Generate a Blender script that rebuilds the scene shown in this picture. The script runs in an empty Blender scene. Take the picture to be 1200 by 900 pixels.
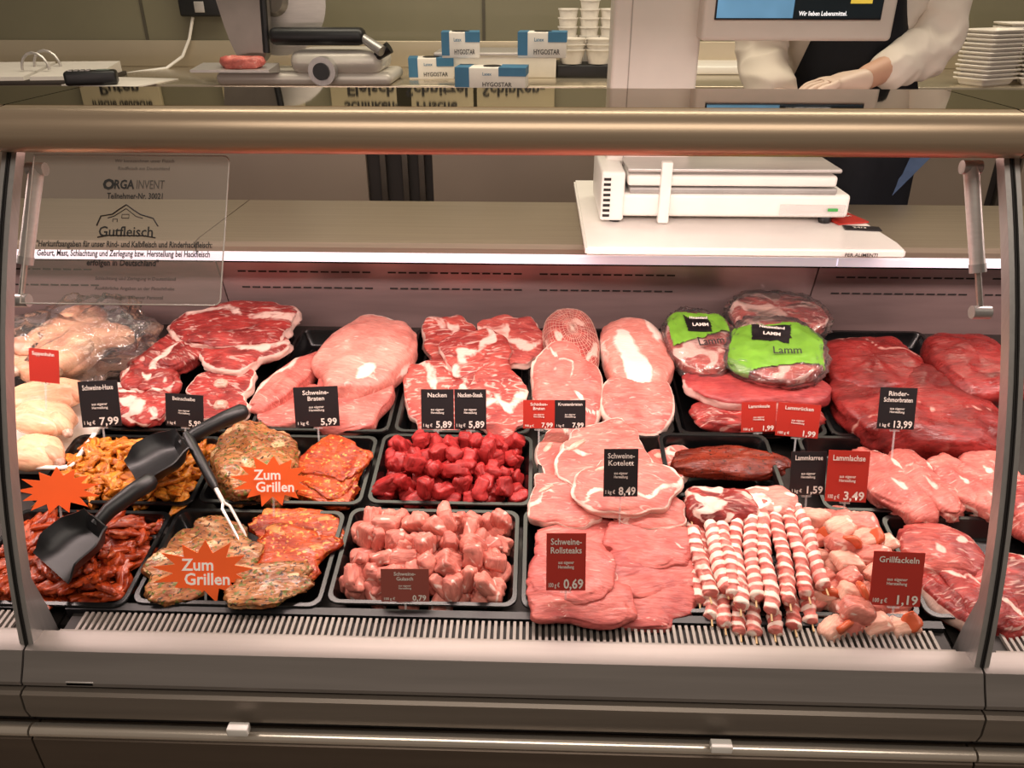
import bpy,bmesh,math,random
from mathutils import Vector,Matrix,noise,Euler
random.seed(7)
SC=bpy.context.scene; COL=SC.collection
R=math.radians
F=925.;CZ=1.52;TH=R(27);PS=R(1.8)
CAM=Vector((0,0,CZ))
FW=Vector((-math.sin(PS)*math.cos(TH),math.cos(PS)*math.cos(TH),-math.sin(TH)))
RT=Vector((math.cos(PS),math.sin(PS),0)); UP=RT.cross(FW)
cd=bpy.data.cameras.new('camera'); cam=bpy.data.objects.new('camera',cd); COL.objects.link(cam)
cam.location=CAM; cam.rotation_euler=(R(90)-TH,0,PS); cd.sensor_width=36; cd.lens=F/1200*36; cd.clip_start=.01
SC.camera=cam
def ray(px,py): return FW+RT*((px-600)/F)+UP*((450-py)/F)
def hY(px,py,Y): d=ray(px,py); return CAM+d*(Y/d.y)
def hZ(px,py,Z): d=ray(px,py); return CAM+d*((Z-CZ)/d.z)
SL=.16; D0=.596; TILT=math.atan(SL)
def onT(px,py,h=0):
    d=ray(px,py); t=(CZ-D0-h)/(SL*d.y-d.z); return CAM+d*t,t
def on(px,py,h=0): return onT(px,py,h)[0]
def dz(Y,h=0): return D0+SL*Y+h
def sm(a,b,x):
    t=max(0,min(1,(x-a)/(b-a))); return t*t*(3-2*t)
# ---------- materials
def lin(h):
    h=h.lstrip('#'); c=[int(h[i:i+2],16)/255 for i in (0,2,4)]
    return tuple((x/12.92 if x<=.04045 else ((x+.055)/1.055)**2.4) for x in c)+(1,)
MATS={}
def newmat(n):
    m=bpy.data.materials.new(n); m.use_nodes=True; nt=m.node_tree; b=nt.nodes['Principled BSDF']; return m,nt,b
def pm(n,hx,rough=.5,metal=0,var=.12,scale=12,stretch=(1,1,1),bump=0,emit=0):
    if n in MATS: return MATS[n]
    m,nt,b=newmat(n); N=nt.nodes; L=nt.links
    tc=N.new('ShaderNodeTexCoord'); mp=N.new('ShaderNodeMapping'); mp.inputs['Scale'].default_value=stretch
    L.new(tc.outputs['Object'],mp.inputs[0]); ns=N.new('ShaderNodeTexNoise'); ns.inputs['Scale'].default_value=scale; ns.inputs['Detail'].default_value=3
    L.new(mp.outputs[0],ns.inputs['Vector'])
    c=lin(hx); rp=N.new('ShaderNodeValToRGB'); e=rp.color_ramp.elements
    e[0].position=.3; e[1].position=.7
    e[0].color=tuple(x*(1-var) for x in c[:3])+(1,); e[1].color=tuple(min(1,x*(1+var)) for x in c[:3])+(1,)
    L.new(ns.outputs[0],rp.inputs[0]); L.new(rp.outputs[0],b.inputs['Base Color'])
    b.inputs['Roughness'].default_value=rough; b.inputs['Metallic'].default_value=metal
    if bump:
        bp=N.new('ShaderNodeBump'); bp.inputs['Strength'].default_value=bump; bp.inputs['Distance'].default_value=.002
        L.new(ns.outputs[0],bp.inputs['Height']); L.new(bp.outputs[0],b.inputs['Normal'])
    if emit:
        L.new(rp.outputs[0],b.inputs['Emission Color']); b.inputs['Emission Strength'].default_value=emit
    MATS[n]=m; return m
def meatmat(n,base,dark,fat,marb=.62,ms=28,rough=.48,bump=.6,fleck=None,fleck2=None,gs=14,fth=(.58,.58),mk=.5,sss=.08,coat=0,grain=.62):
    m,nt,b=newmat(n); N=nt.nodes; L=nt.links
    tc=N.new('ShaderNodeTexCoord'); oi=N.new('ShaderNodeObjectInfo'); mu=N.new('ShaderNodeMath'); mu.operation='MULTIPLY'; mu.inputs[1].default_value=7
    L.new(oi.outputs['Random'],mu.inputs[0]); va=N.new('ShaderNodeVectorMath'); va.operation='ADD'
    L.new(tc.outputs['Object'],va.inputs[0]); L.new(mu.outputs[0],va.inputs[1])
    def nz(s,d=4,st=None,dist=0):
        x=N.new('ShaderNodeTexNoise'); x.inputs['Scale'].default_value=s; x.inputs['Detail'].default_value=d; x.inputs['Distortion'].default_value=dist
        if st:
            mp=N.new('ShaderNodeMapping'); mp.inputs['Scale'].default_value=st; mp.inputs['Rotation'].default_value=(0,0,.6); L.new(va.outputs[0],mp.inputs[0]); L.new(mp.outputs[0],x.inputs['Vector'])
        else: L.new(va.outputs[0],x.inputs['Vector'])
        return x.outputs[0]
    def ramp(src,p0,p1,c0=(0,0,0,1),c1=(1,1,1,1)):
        r=N.new('ShaderNodeValToRGB'); r.color_ramp.elements[0].position=p0; r.color_ramp.elements[1].position=p1
        r.color_ramp.elements[0].color=c0; r.color_ramp.elements[1].color=c1; L.new(src,r.inputs[0]); return r.outputs[0]
    def mix(f,a,c,bt='MIX'):
        x=N.new('ShaderNodeMix'); x.data_type='RGBA'; x.blend_type=bt
        if isinstance(f,float): x.inputs[0].default_value=f
        else: L.new(f,x.inputs[0])
        for s,k in ((a,6),(c,7)):
            if isinstance(s,tuple): x.inputs[k].default_value=s
            else: L.new(s,x.inputs[k])
        return x.outputs[2]
    g=nz(gs,8,(1,1.6,1),1.0); col=ramp(g,.36,.62,lin(dark),lin(base))
    gr=ramp(nz(60,7,(1,6,2),.5),.36,.62,(grain,grain*.88,grain*.88,1),(1,1,1,1)); col=mix(.9,col,gr,'MULTIPLY')
    v=nz(ms,7,(1,3,1.3),1.8); vm=ramp(v,marb-.02,marb+.10,(0,0,0,1),(mk,mk,mk,1)); col=mix(vm,col,lin(fat))
    at=N.new('ShaderNodeAttribute'); at.attribute_name='fat'
    n3=nz(30,6,None,1.0); s=N.new('ShaderNodeMath'); s.operation='MULTIPLY_ADD'; s.inputs[1].default_value=1.1; L.new(n3,s.inputs[0]); L.new(at.outputs['Fac'],s.inputs[2])
    hf=N.new('ShaderNodeMath'); hf.operation='MULTIPLY'; hf.inputs[1].default_value=.5; L.new(s.outputs[0],hf.inputs[0])
    fm=ramp(hf.outputs[0],.50,.64,(0,0,0,1),(.88,.88,.88,1)); col=mix(fm,col,lin(fat))
    for fl,sc_,th in ((fleck,190,fth[0]),(fleck2,140,fth[1])):
        if fl:
            w=nz(sc_,2); col=mix(ramp(w,th,th+.05),col,lin(fl))
    L.new(col,b.inputs['Base Color'])
    rr_=ramp(nz(45,4),.38,.66,(max(.05,rough-.2),)*3+(1,),(rough+.16,)*3+(1,)); L.new(rr_,b.inputs['Roughness'])
    b.inputs['Specular IOR Level'].default_value=.36
    if coat: b.inputs['Coat Weight'].default_value=coat; b.inputs['Coat Roughness'].default_value=.12
    if sss:
        b.inputs['Subsurface Weight'].default_value=sss; b.inputs['Subsurface Radius'].default_value=(1,.35,.25); b.inputs['Subsurface Scale'].default_value=.005
    bp=N.new('ShaderNodeBump'); bp.inputs['Strength'].default_value=bump; bp.inputs['Distance'].default_value=.003
    hb=nz(48,7,(1,3.2,1),.6); L.new(hb,bp.inputs['Height']); L.new(bp.outputs[0],b.inputs['Normal'])
    MATS[n]=m; return m
def alphamat(n,col,alpha,rough=.1,metal=0):
    m,nt,b=newmat(n); b.inputs['Base Color'].default_value=lin(col); b.inputs['Alpha'].default_value=alpha; b.inputs['Roughness'].default_value=rough; b.inputs['Metallic'].default_value=metal
    N=nt.nodes; L=nt.links; ns=N.new('ShaderNodeTexNoise'); ns.inputs['Scale'].default_value=45; rp=N.new('ShaderNodeMapRange'); rp.inputs[3].default_value=max(0,rough-.02); rp.inputs[4].default_value=rough+.02
    L.new(ns.outputs[0],rp.inputs[0]); L.new(rp.outputs[0],b.inputs['Roughness']); MATS[n]=m; return m
def filmmat(n,tint=(1,1,1,1),rough=.05,base=.0,ior=1.45,white=0):
    m=bpy.data.materials.new(n); m.use_nodes=True; nt=m.node_tree; N=nt.nodes; L=nt.links; N.clear()
    o=N.new('ShaderNodeOutputMaterial'); t=N.new('ShaderNodeBsdfTransparent'); t.inputs[0].default_value=tint
    g=N.new('ShaderNodeBsdfGlossy'); g.inputs['Roughness'].default_value=rough
    fr=N.new('ShaderNodeFresnel'); fr.inputs[0].default_value=ior
    ad=N.new('ShaderNodeMath'); ad.operation='ADD'; ad.inputs[1].default_value=base; L.new(fr.outputs[0],ad.inputs[0])
    mx=N.new('ShaderNodeMixShader'); L.new(ad.outputs[0],mx.inputs[0]); L.new(t.outputs[0],mx.inputs[1]); L.new(g.outputs[0],mx.inputs[2])
    tc=N.new('ShaderNodeTexCoord'); ns=N.new('ShaderNodeTexNoise'); ns.inputs['Scale'].default_value=26; ns.inputs['Detail'].default_value=3; ns.inputs['Distortion'].default_value=2
    L.new(tc.outputs['Object'],ns.inputs['Vector']); bp=N.new('ShaderNodeBump'); bp.inputs['Strength'].default_value=.7; bp.inputs['Distance'].default_value=.008
    L.new(ns.outputs[0],bp.inputs['Height']); L.new(bp.outputs[0],g.inputs['Normal'])
    last=mx.outputs[0]
    if white:
        df=N.new('ShaderNodeBsdfDiffuse'); df.inputs[0].default_value=(.8,.78,.75,1)
        m2=N.new('ShaderNodeMixShader'); m2.inputs[0].default_value=white; L.new(last,m2.inputs[1]); L.new(df.outputs[0],m2.inputs[2]); last=m2.outputs[0]
    L.new(last,o.inputs[0]); MATS[n]=m; return m
steel=pm('satin_steel','#a39b94',.34,.8,.08,6,(1,30,30),.05)
steelw=pm('champagne_steel','#b5a088',.33,.7,.06,5,(.6,30,30),.04)
mirror=pm('polished_top','#b6a68c',.03,1.0,.03,3)
steelp=pm('pale_steel','#c2bcb7',.4,.55,.06,8,(1,20,20))
sillm=pm('sill_steel','#8b847f',.42,.55,.08,5,(.6,14,14))
chrome=pm('chrome_strip','#e0d4c6',.22,.8,.03,8)
bronze=pm('bronze_panel','#64564a',.38,.5,.12,4,(.5,10,10))
rearm=pm('rear_panel_steel','#ad9390',.38,.55,.1,5,(1,8,8))
alu=pm('aluminium','#aaa6a3',.36,.65,.06,10,(20,20,1))
darkgap=pm('dark_recess','#15110f',.7,0,.1)
blk=pm('black_tray_plastic','#0a0b0c',.25,0,.15,20)
blkm=pm('black_plastic_matte','#121214',.4,0,.15,30)
wht=pm('white_plastic','#e8e3dc',.35,0,.03)
foam=pm('foam_white','#e9e2d8',.6,0,.03,30)
cardb=pm('black_card','#221e20',.35,0,.15)
cardr=pm('red_card','#ad2d22',.4,0,.06)
cardp=pm('faded_red_card','#8f463c',.4,0,.06)
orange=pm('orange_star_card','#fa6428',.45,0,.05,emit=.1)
inkw=pm('white_print','#ded6cc',.5,0,.01)
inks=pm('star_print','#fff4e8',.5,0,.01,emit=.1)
inkk=pm('black_print','#1a1715',.5,0,.05)
clearm=alphamat('clear_plastic','#e8e8e8',.25,.1)
bagm=filmmat('plastic_bag_film',(.97,.97,.97,1),.13,.05,1.4,.05)
notm=alphamat('smoked_notice_sheet','#c4b8ab',.24,.25)
wood=pm('skewer_wood','#c9a878',.6)
pork=meatmat('pork_meat','#de8074','#c0625a','#f0d2c4',.61,grain=.74)
porkp=meatmat('pale_pork_meat','#e59a8c','#d07e72','#f4ddd0',.62,20,grain=.78)
porkd=meatmat('deep_pork_meat','#c76056','#9c3e3c','#eac4b6',.58,grain=.66)
neck=meatmat('neck_meat','#cb5d52','#9e3c38','#efcdbf',.56,26,grain=.64,mk=.6)
ribm=meatmat('rib_meat','#b3403b','#7e2826','#edcbbd',.57,24,grain=.62)
beef=meatmat('beef_meat','#98302d','#681d1b','#c48c80',.66,20,gs=10,rough=.42,mk=.35,bump=.5,grain=.6)
beefg=meatmat('bright_beef_meat','#bd3535','#962222','#dc8e84',.66,34,mk=.4,gs=24,sss=.04,bump=.5,rough=.48,grain=.64)
porkg=meatmat('cubed_pork_meat','#e49080','#cd7468','#f0d2c6',.66,30,mk=.5,bump=.5,rough=.5,grain=.76)
roll=meatmat('rolled_steak_meat','#d5736a','#b65652','#ecbfb2',.64,20,gs=12,mk=.4,bump=.5,grain=.7)
chick=meatmat('poultry_skin','#f0c29c','#e2a486','#f8e0c6',.62,14,mk=.5,gs=8,bump=.4,rough=.38,grain=.88)
rind=meatmat('pale_fat','#e9c8b8','#d9a898','#f0dccd',.6,14,mk=.5)
bone=meatmat('bone_surface','#e6cfba','#cf9a88','#f0e2d0',.6)
gyr=meatmat('yellow_marinade_meat','#e8952f','#bf6018','#f2c470',.60,30,fleck='#8a3c14',fleck2='#a8621e',fth=(.64,.62),gs=30,rough=.36,coat=.25)
redm=meatmat('red_marinade_meat','#bd4a1e','#882a10','#d87840',.62,30,fleck='#4e1608',fth=(.66,.6),gs=30,rough=.36,coat=.25)
herb=meatmat('herb_crusted_meat','#b87844','#8a4c28','#dcb488',.56,24,bump=1,fleck='#33200e',fleck2='#66682a',fth=(.585,.585),rough=.38,coat=.25)
pap=meatmat('paprika_steak','#cf561e','#9c2c10','#df8848',.62,26,bump=1,fleck='#6c1e0a',fleck2='#d99848',fth=(.62,.60),rough=.38,coat=.25)
darkm=meatmat('glazed_lamb','#84301d','#4b130b','#b86a48',.7,26,.3,fleck='#2a0a06',fth=(.62,.6))
bacon=meatmat('bacon_wrap','#d9857a','#c8665c','#f4e0d2',.66,26,mk=.6,bump=.6,sss=.15,grain=.8)
lambm=meatmat('smooth_lamb','#bd504c','#98383a','#e2b8ae',.68,16,gs=9,mk=.35,bump=.4,grain=.7)
# ---------- mesh helpers
def box(bm,x0,x1,y0,y1,z0,z1,bev=0):
    r=bmesh.ops.create_cube(bm,size=1); vs=r['verts']
    for v in vs: v.co=Vector(((x0+x1)/2+v.co.x*(x1-x0),(y0+y1)/2+v.co.y*(y1-y0),(z0+z1)/2+v.co.z*(z1-z0)))
    if bev:
        es=list({e for v in vs for e in v.link_edges}); bmesh.ops.bevel(bm,geom=es,offset=bev,segments=3,profile=.5,affect='EDGES')
    return vs
def prism(bm,pts,x0,x1):
    a=[bm.verts.new((x0,p[0],p[1])) for p in pts]; b=[bm.verts.new((x1,p[0],p[1])) for p in pts]; n=len(pts)
    for i in range(n): bm.faces.new((a[i],a[(i+1)%n],b[(i+1)%n],b[i]))
    bm.faces.new(a[::-1]); bm.faces.new(b)
def polyz(bm,pts,z0,z1):
    a=[bm.verts.new((p[0],p[1],z0)) for p in pts]; b=[bm.verts.new((p[0],p[1],z1)) for p in pts]; n=len(pts)
    for i in range(n): bm.faces.new((a[i],a[(i+1)%n],b[(i+1)%n],b[i]))
    bm.faces.new(a[::-1]); bm.faces.new(b)
def tube(bm,pts,r,seg=12,cap=True):
    pts=[Vector(p) for p in pts]; rings=[]; rr=r if isinstance(r,(list,tuple)) else [r]*len(pts)
    up=None
    for i,p in enumerate(pts):
        d=(pts[min(i+1,len(pts)-1)]-pts[max(i-1,0)]).normalized()
        if up is None: up=d.orthogonal().normalized()
        else: up=(up-d*up.dot(d)).normalized()
        s=d.cross(up)
        rings.append([bm.verts.new(p+(up*math.cos(2*math.pi*k/seg)+s*math.sin(2*math.pi*k/seg))*rr[i]) for k in range(seg)])
    for a,b in zip(rings,rings[1:]):
        for k in range(seg): bm.faces.new((a[k],a[(k+1)%seg],b[(k+1)%seg],b[k]))
    if cap: bm.faces.new(rings[0][::-1]); bm.faces.new(rings[-1])
def lathe(bm,prof,c=(0,0,0),seg=24):
    rings=[[bm.verts.new((c[0]+r*math.cos(2*math.pi*k/seg),c[1]+r*math.sin(2*math.pi*k/seg),c[2]+z)) for k in range(seg)] for r,z in prof]
    for a,b in zip(rings,rings[1:]):
        for k in range(seg): bm.faces.new((a[k],a[(k+1)%seg],b[(k+1)%seg],b[k]))
    bm.faces.new(rings[0][::-1]); bm.faces.new(rings[-1])
def chain(p):
    m=Matrix.Identity(4)
    while p: m=Matrix.LocRotScale(p.location,p.rotation_euler,None)@m; p=p.parent
    return m
def finish(name,me,mat,parent,world,loc,rot):
    o=bpy.data.objects.new(name,me); COL.objects.link(o)
    if mat: me.materials.clear(); me.materials.append(mat)
    if parent:
        o.parent=parent
        if world: me.transform(chain(parent).inverted())
    if loc is not None: o.location=loc
    if rot is not None: o.rotation_euler=rot
    return o
def obj(name,bm,mat,parent=None,world=False,loc=None,rot=None,smooth=True,ang=38):
    bmesh.ops.recalc_face_normals(bm,faces=bm.faces[:])
    me=bpy.data.meshes.new(name); bm.to_mesh(me); bm.free()
    if smooth:
        me.shade_smooth(); me.set_sharp_from_angle(angle=R(ang))
    return finish(name,me,mat,parent,world,loc,rot)
def tag(o,label,cat,group=None,kind=None):
    if label: o['label']=label
    if cat: o['category']=cat
    if group: o['group']=group
    if kind: o['kind']=kind
    return o
def thing(name,label,cat,loc=(0,0,0),rot=(0,0,0),group=None):
    o=bpy.data.objects.new(name,None); COL.objects.link(o); o.empty_display_size=.05
    o.location=loc; o.rotation_euler=rot; return tag(o,label,cat,group)
def dup(o,loc=None,rot=None,label=None,group=None,parent=None):
    c=o.copy(); COL.objects.link(c); c.parent=parent
    if loc is not None: c.location=loc
    if rot is not None: c.rotation_euler=rot
    if label: c['label']=label
    if group: c['group']=group
    for ch in list(o.children): dup(ch,parent=c)
    return c
def textmesh(s,h,maxw=None,align='C',bold=.014):
    cu=bpy.data.curves.new('t','FONT'); cu.body=s; cu.size=1; cu.align_x='LEFT'; cu.resolution_u=2; cu.offset=bold
    o=bpy.data.objects.new('t',cu); COL.objects.link(o); bpy.context.view_layer.update()
    me=bpy.data.meshes.new_from_object(o.evaluated_get(bpy.context.evaluated_depsgraph_get()))
    bpy.data.objects.remove(o); bpy.data.curves.remove(cu)
    if not me.vertices: return me
    xs=[v.co.x for v in me.vertices]; w=max(xs)-min(xs); k=h
    kx=k if not maxw or w*k<=maxw else maxw/w
    ox={'C':(max(xs)+min(xs))/2,'L':min(xs),'R':max(xs)}[align]
    me.transform(Matrix.Diagonal((kx,k,1,1))@Matrix.Translation((-ox,-.33,0)))
    return me
RX90=Matrix.Rotation(math.pi/2,4,'X')
def text(parent,s,x,z,h,mat,maxw=None,align='C',y=-.0012,name='printed_text',pre=None,bold=.014):
    me=textmesh(s,h,maxw,align,bold); me.transform((pre or RX90)); 
    return finish(name,me,mat,parent,False,(x,y,z),None)
# ---------- lump (organic meat body)
def sp(v,e): return math.copysign(abs(v)**e,v)
def lump_bm(rx,ry,rz,seed=1,e1=.6,e2=.85,out=.1,bump=.05,freq=1.5,res=(72,30),fat=None,clip=None,off=0,taper=0,bend=0,fine=.009,groove=.6):
    rnd=random.Random(seed*13+5); ks=[(k,rnd.uniform(-1,1)*out*1.6/k,rnd.uniform(0,6.28)) for k in (2,3,4,5,7,9,13)]
    so=Vector((seed*1.71,seed*.37,seed*2.3)); bm=bmesh.new(); ly=bm.verts.layers.float.new('fat')
    nu,nv=res; rows=[]
    for i in range(nv+1):
        ph=-math.pi/2+math.pi*i/nv; row=[]
        for j in range(nu if 0<i<nv else 1):
            th=2*math.pi*j/nu; cr=sp(math.cos(ph),e1) if 0<i<nv else 0; z=sp(math.sin(ph),e1)
            ro=1+sum(a*math.cos(k*th+p) for k,a,p in ks)
            x=cr*sp(math.cos(th),e2)*ro; y=cr*sp(math.sin(th),e2)*ro
            p=Vector((x,y,z*.8)); n=noise.noise(p*freq+so)*bump*2+noise.noise(p*freq*3+so)*bump*.6+noise.noise(p*9+so)*fine*2
            gv=abs(noise.noise(p*1.3+so*1.3)); n-=groove*bump*1.5*max(0,1-gv/.07)
            q=Vector((x,y,z))*(1+n)
            if z>0: q.z*=1+(noise.noise(Vector((x*1.7,y*1.7,seed)))*.45+noise.noise(Vector((x*4,y*4,seed)))*.16+noise.noise(Vector((x*10,y*10,seed)))*.06)*min(1,bump*12)
            q.x*=1+taper*q.y; q.y+=bend*q.x*q.x
            v=bm.verts.new((q.x*(rx+off),q.y*(ry+off),q.z*(rz+off)))
            f=fat(x,y,z,cr,th) if fat else 0
            v[ly]=f; row.append((v,(x,y,z,th)))
        rows.append(row)
    def q4(*a):
        if clip:
            c=[sum(t[1][k] for t in a)/len(a) for k in range(3)]
            if not clip(*c): return
        bm.faces.new([t[0] for t in a])
    for i in range(nv):
        a,b=rows[i],rows[i+1]
        for j in range(nu):
            j2=(j+1)%nu
            if len(a)==1: q4(a[0],b[j2],b[j])
            elif len(b)==1: q4(a[j],a[j2],b[0])
            else: q4(a[j],a[j2],b[j2],b[j])
    if clip:
        bmesh.ops.delete(bm,geom=[v for v in bm.verts if not v.link_faces],context='VERTS')
    return bm
def rim(a=.84,b=.97,t0=None,t1=None):
    def f(x,y,z,cr,th):
        v=sm(a,b,cr)
        if t0 is not None:
            d=(math.degrees(th)-t0)%360; w=(t1-t0)%360; v*=sm(0,15,d)*sm(0,15,w-d) if d<w else 0
        return v
    return f
def seam(ang,off=0,w=.08,base=None):
    ca,sa=math.cos(R(ang)),math.sin(R(ang))
    def f(x,y,z,cr,th):
        d=abs(x*ca+y*sa-off+.18*math.sin(4*(x*sa-y*ca))+.1*math.sin(9*(x*sa-y*ca)+1)); v=1-sm(w*.3,w*1.2,d)
        return max(v*.72,base(x,y,z,cr,th) if base else 0)
    return f
def patch(t=.1,fr=1.6,sd=0,base=None):
    def f(x,y,z,cr,th):
        v=.8*sm(t-.1,t+.35,noise.noise(Vector((x*fr+sd,y*fr,z*fr)))); return max(v,base(x,y,z,cr,th) if base else 0)
    return f
def fit(b,lz,base):
    x0,y0,x1,y1=b; P,t=onT((x0+x1)/2,(y0+y1)/2,base+lz/2); d=ray((x0+x1)/2,(y0+y1)/2)
    be=math.atan2(-d.z,d.y)+TILT; H=(y1-y0)*t/F; W=(x1-x0)*t/F
    L=math.sqrt(max(H*H-(lz*math.cos(be))**2,(.45*H)**2))/math.sin(be)
    return P,W,L
SEED=[10]
def M(name,label,cat,b,lz,m,base=-.03,rz=0,rx=0,ry=0,size=None,seed=None,group=None,**kw):
    P,W,L=fit(b,lz,base)
    if size: W,L=size
    SEED[0]+=1; s=seed or SEED[0]
    o=obj(name,lump_bm(W/2,L/2,lz/2,s,**kw),m,None,loc=P,rot=(TILT+R(rx),R(ry),R(rz)),ang=180)
    tag(o,label,cat,group); o['dims']=(W/2,L/2,lz/2); return o
def sub(parent,name,loc,r,m,seed=3,rot=(0,0,0),label=None,**kw):
    kw.setdefault('res',(20,10)); o=obj(name,lump_bm(*r,seed,**kw),m,parent,loc=loc,rot=tuple(R(a) for a in rot),ang=180)
    if label: o['label']=label
    return o
# ---------- display counters
gT=Vector((1.03,1.325)); gB=Vector((.775,.715))
GD=(gB-gT).normalized(); GN=Vector((GD.y,-GD.x)); GN=GN if GN.x<0 else -GN
def gp(t,o=0): return gT.lerp(gB,t)+GN*(.038*4*t*(1-t)+o)
def counter(x0,x1,label,main=True):
    T=thing('refrigerated_display_counter',label,'display counter',((x0+x1)/2,1.2,0))
    def P(name,bm,m,**k): return obj(name,bm,m,T,world=True,**k)
    g=.0015; a,b=x0+g,x1-g
    bm=bmesh.new(); prism(bm,[(1.035,1.325),(1.008,1.327),(.998,1.335),(.994,1.348),(.997,1.364),(1.010,1.377),(1.04,1.3795),(1.06,1.37),(1.06,1.325)],a,b); P('front_rail',bm,steelw,ang=60)
    bm=bmesh.new(); prism(bm,[(1.041,1.372),(1.041,1.380),(1.24,1.380),(1.24,1.35),(1.06,1.35)],a,b); P('countertop',bm,mirror,smooth=False)
    bm=bmesh.new(); prism(bm,[(1.07,1.349),(1.07,1.325),(1.16,1.325),(1.17,1.349)],a+.03,b-.03); lh=P('lamp_housing',bm,steelp)
    bm=bmesh.new(); tube(bm,[(a+.06,1.115,1.317),(b-.06,1.115,1.317)],.008); obj('fluorescent_tube',bm,pm('tube_glow','#ffd0c4',.4,0,.01,emit=6),lh,world=True)
    bm=bmesh.new(); prism(bm,[(.84,dz(.84,-.05)),(.84,dz(.84,-.04)),(1.67,dz(1.67,-.04)),(1.67,dz(1.67,-.05))],a,b); P('display_deck',bm,pm('deck_steel','#3d3836',.4,.5,.1))
    bm=bmesh.new(); prism(bm,[(1.60,.987),(1.655,.80),(1.67,.80),(1.615,.99)],a,b); rp=P('rear_panel',bm,rearm)
    for zz in (.965,.925):
        yy=1.60+(.987-zz)*.055/.187; x=a+.04
        while x<b-.3:
            bm=bmesh.new()
            for k in range(13): box(bm,x+k*.0225,x+k*.0225+.017,yy-.0015,yy+.003,zz-.0015,zz+.0015)
            obj('air_slots',bm,darkgap,rp,world=True,smooth=False); x+=.325
    bm=bmesh.new(); prism(bm,[(1.575,1.03),(1.59,.99),(1.70,.99),(1.70,1.03)],a,b); P('dark_recess',bm,darkgap)
    bm=bmesh.new(); prism(bm,[(1.54,1.058),(1.522,1.056),(1.515,1.048),(1.515,1.036),(1.525,1.030),(1.85,1.030),(1.85,1.058)],a,b); sh=P('service_shelf',bm,pm('shelf_steel','#9a8c7a',.34,.65,.08,5,(.6,30,30)))
    bm=bmesh.new(); prism(bm,[(1.514,1.038),(1.509,1.034),(1.509,1.020),(1.53,1.016),(1.53,1.030)],a,b); obj('edge_trim',bm,pm('glowing_edge_trim','#ece4ee',.3,0,.03,emit=.4),sh,world=True)  # trim on the shelf's front edge, glow put into its material as emission
    bm=bmesh.new(); prism(bm,[(1.70,.25),(1.70,1.03),(1.83,1.03),(1.83,.25)],a,b); P('rear_body',bm,pm('grey_body','#6c655e',.5,.3))
    N=14
    for s_,(xa,xb) in enumerate(((a,a+.008),(b-.008,b))):
        bm=bmesh.new(); pts=[gp(i/N,.003) for i in range(N+1)]+[gp(i/N,-.014-.04*sm(.84,1,i/N)) for i in range(N,-1,-1)]
        prism(bm,[(p.x,p.y) for p in pts],xa,xb); ef=P('end_frame',bm,alu,ang=50)
        bm=bmesh.new(); xx=xa-.001 if s_==0 else xb-.001
        pts=[gp(i/N,.0045) for i in range(N+1)]+[gp(i/N,.0015) for i in range(N,-1,-1)]
        prism(bm,[(p.x,p.y) for p in pts],xx,xx+.002); obj('rubber_seal',bm,darkgap,ef,world=True)
    bm=bmesh.new(); prism(bm,[(.798,.705),(.798,.714),(.842,.718),(.842,.705)],a+.03,b-.02); gc=P('grille_channel',bm,pm('grille_dark','#2a2523',.6))
    bm=bmesh.new(); x=a+.05
    prism(bm,[(.796,.713),(.796,.7205),(.801,.7205),(.801,.713)],a+.03,b-.02)
    while x<b-.035:
        prism(bm,[(.8005,.716),(.8005,.7205),(.832,.7235),(.834,.718)],x,x+.0042); x+=.0088
    P('air_grille',bm,pm('grille_steel','#857d76',.45,.3),smooth=False)
    bm=bmesh.new(); prism(bm,[(.836,.70),(.834,.726),(.846,.728),(.85,.70)],a+.02,b-.02); P('deck_edge',bm,blkm)
    bm=bmesh.new(); prism(bm,[(.797,.7215),(.774,.720),(.764,.717),(.754,.700),(.742,.682),(.742,.676),(.80,.676),(.80,.706)],a,b); P('front_sill',bm,sillm,ang=20)
    bm=bmesh.new(); prism(bm,[(.748,.676),(.748,.670),(.80,.670),(.80,.676)],a,b); P('seal_strip',bm,darkgap)
    bm=bmesh.new(); prism(bm,[(.738,.670),(.733,.667),(.731,.640),(.735,.624),(.80,.624),(.80,.670)],a,b); P('lower_rail',bm,pm('taupe_rail','#7d7369',.4,.45,.1,4,(.5,12,12)),ang=25)
    bm=bmesh.new(); prism(bm,[(.742,.624),(.742,.612),(.80,.612),(.80,.624)],a,b); P('shadow_gap',bm,darkgap)
    bm=bmesh.new(); prism(bm,[(.731+.010*math.cos(t),.604+.0085*math.sin(t)) for t in [2*math.pi*k/20 for k in range(20)]],a,b); P('chrome_strip',bm,chrome,ang=60)
    bm=bmesh.new(); prism(bm,[(.74,.02),(.724,.58),(.724,.592),(.735,.60),(1.66,.60),(1.66,.02)],a,b); P('base_panel',bm,bronze,ang=30)
    return T
XL=-.683
main=counter(XL,.592,'stainless refrigerated meat counter filled with the trays of meat')
counter(.592,1.84,'next meat counter module beyond the right glass post')
counter(-1.94,XL,'next meat counter module beyond the left glass post')
def gas(p0,p1):
    a,b=Vector(p0),Vector(p1); d=(b-a); o=thing('gas_strut','silver gas strut at %s end of the counter front'%('left' if a.x<0 else 'right'),'gas strut',a)
    bm=bmesh.new(); tube(bm,[a,a+d*.68],.0095,16); obj('cylinder',bm,steelp,o,world=True)
    bm=bmesh.new(); tube(bm,[a+d*.68,b],.004,10); obj('rod',bm,steel,o,world=True)
    bm=bmesh.new(); tube(bm,[a+d*.66,a+d*.72],.0105,16); obj('end_collar',bm,alu,o,world=True)
    for q in (a,b):
        bm=bmesh.new(); tube(bm,[q-Vector((.012,0,0)),q+Vector((.012,0,0))],.009,12); obj('ball_joint',bm,alu,o,world=True)
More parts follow.
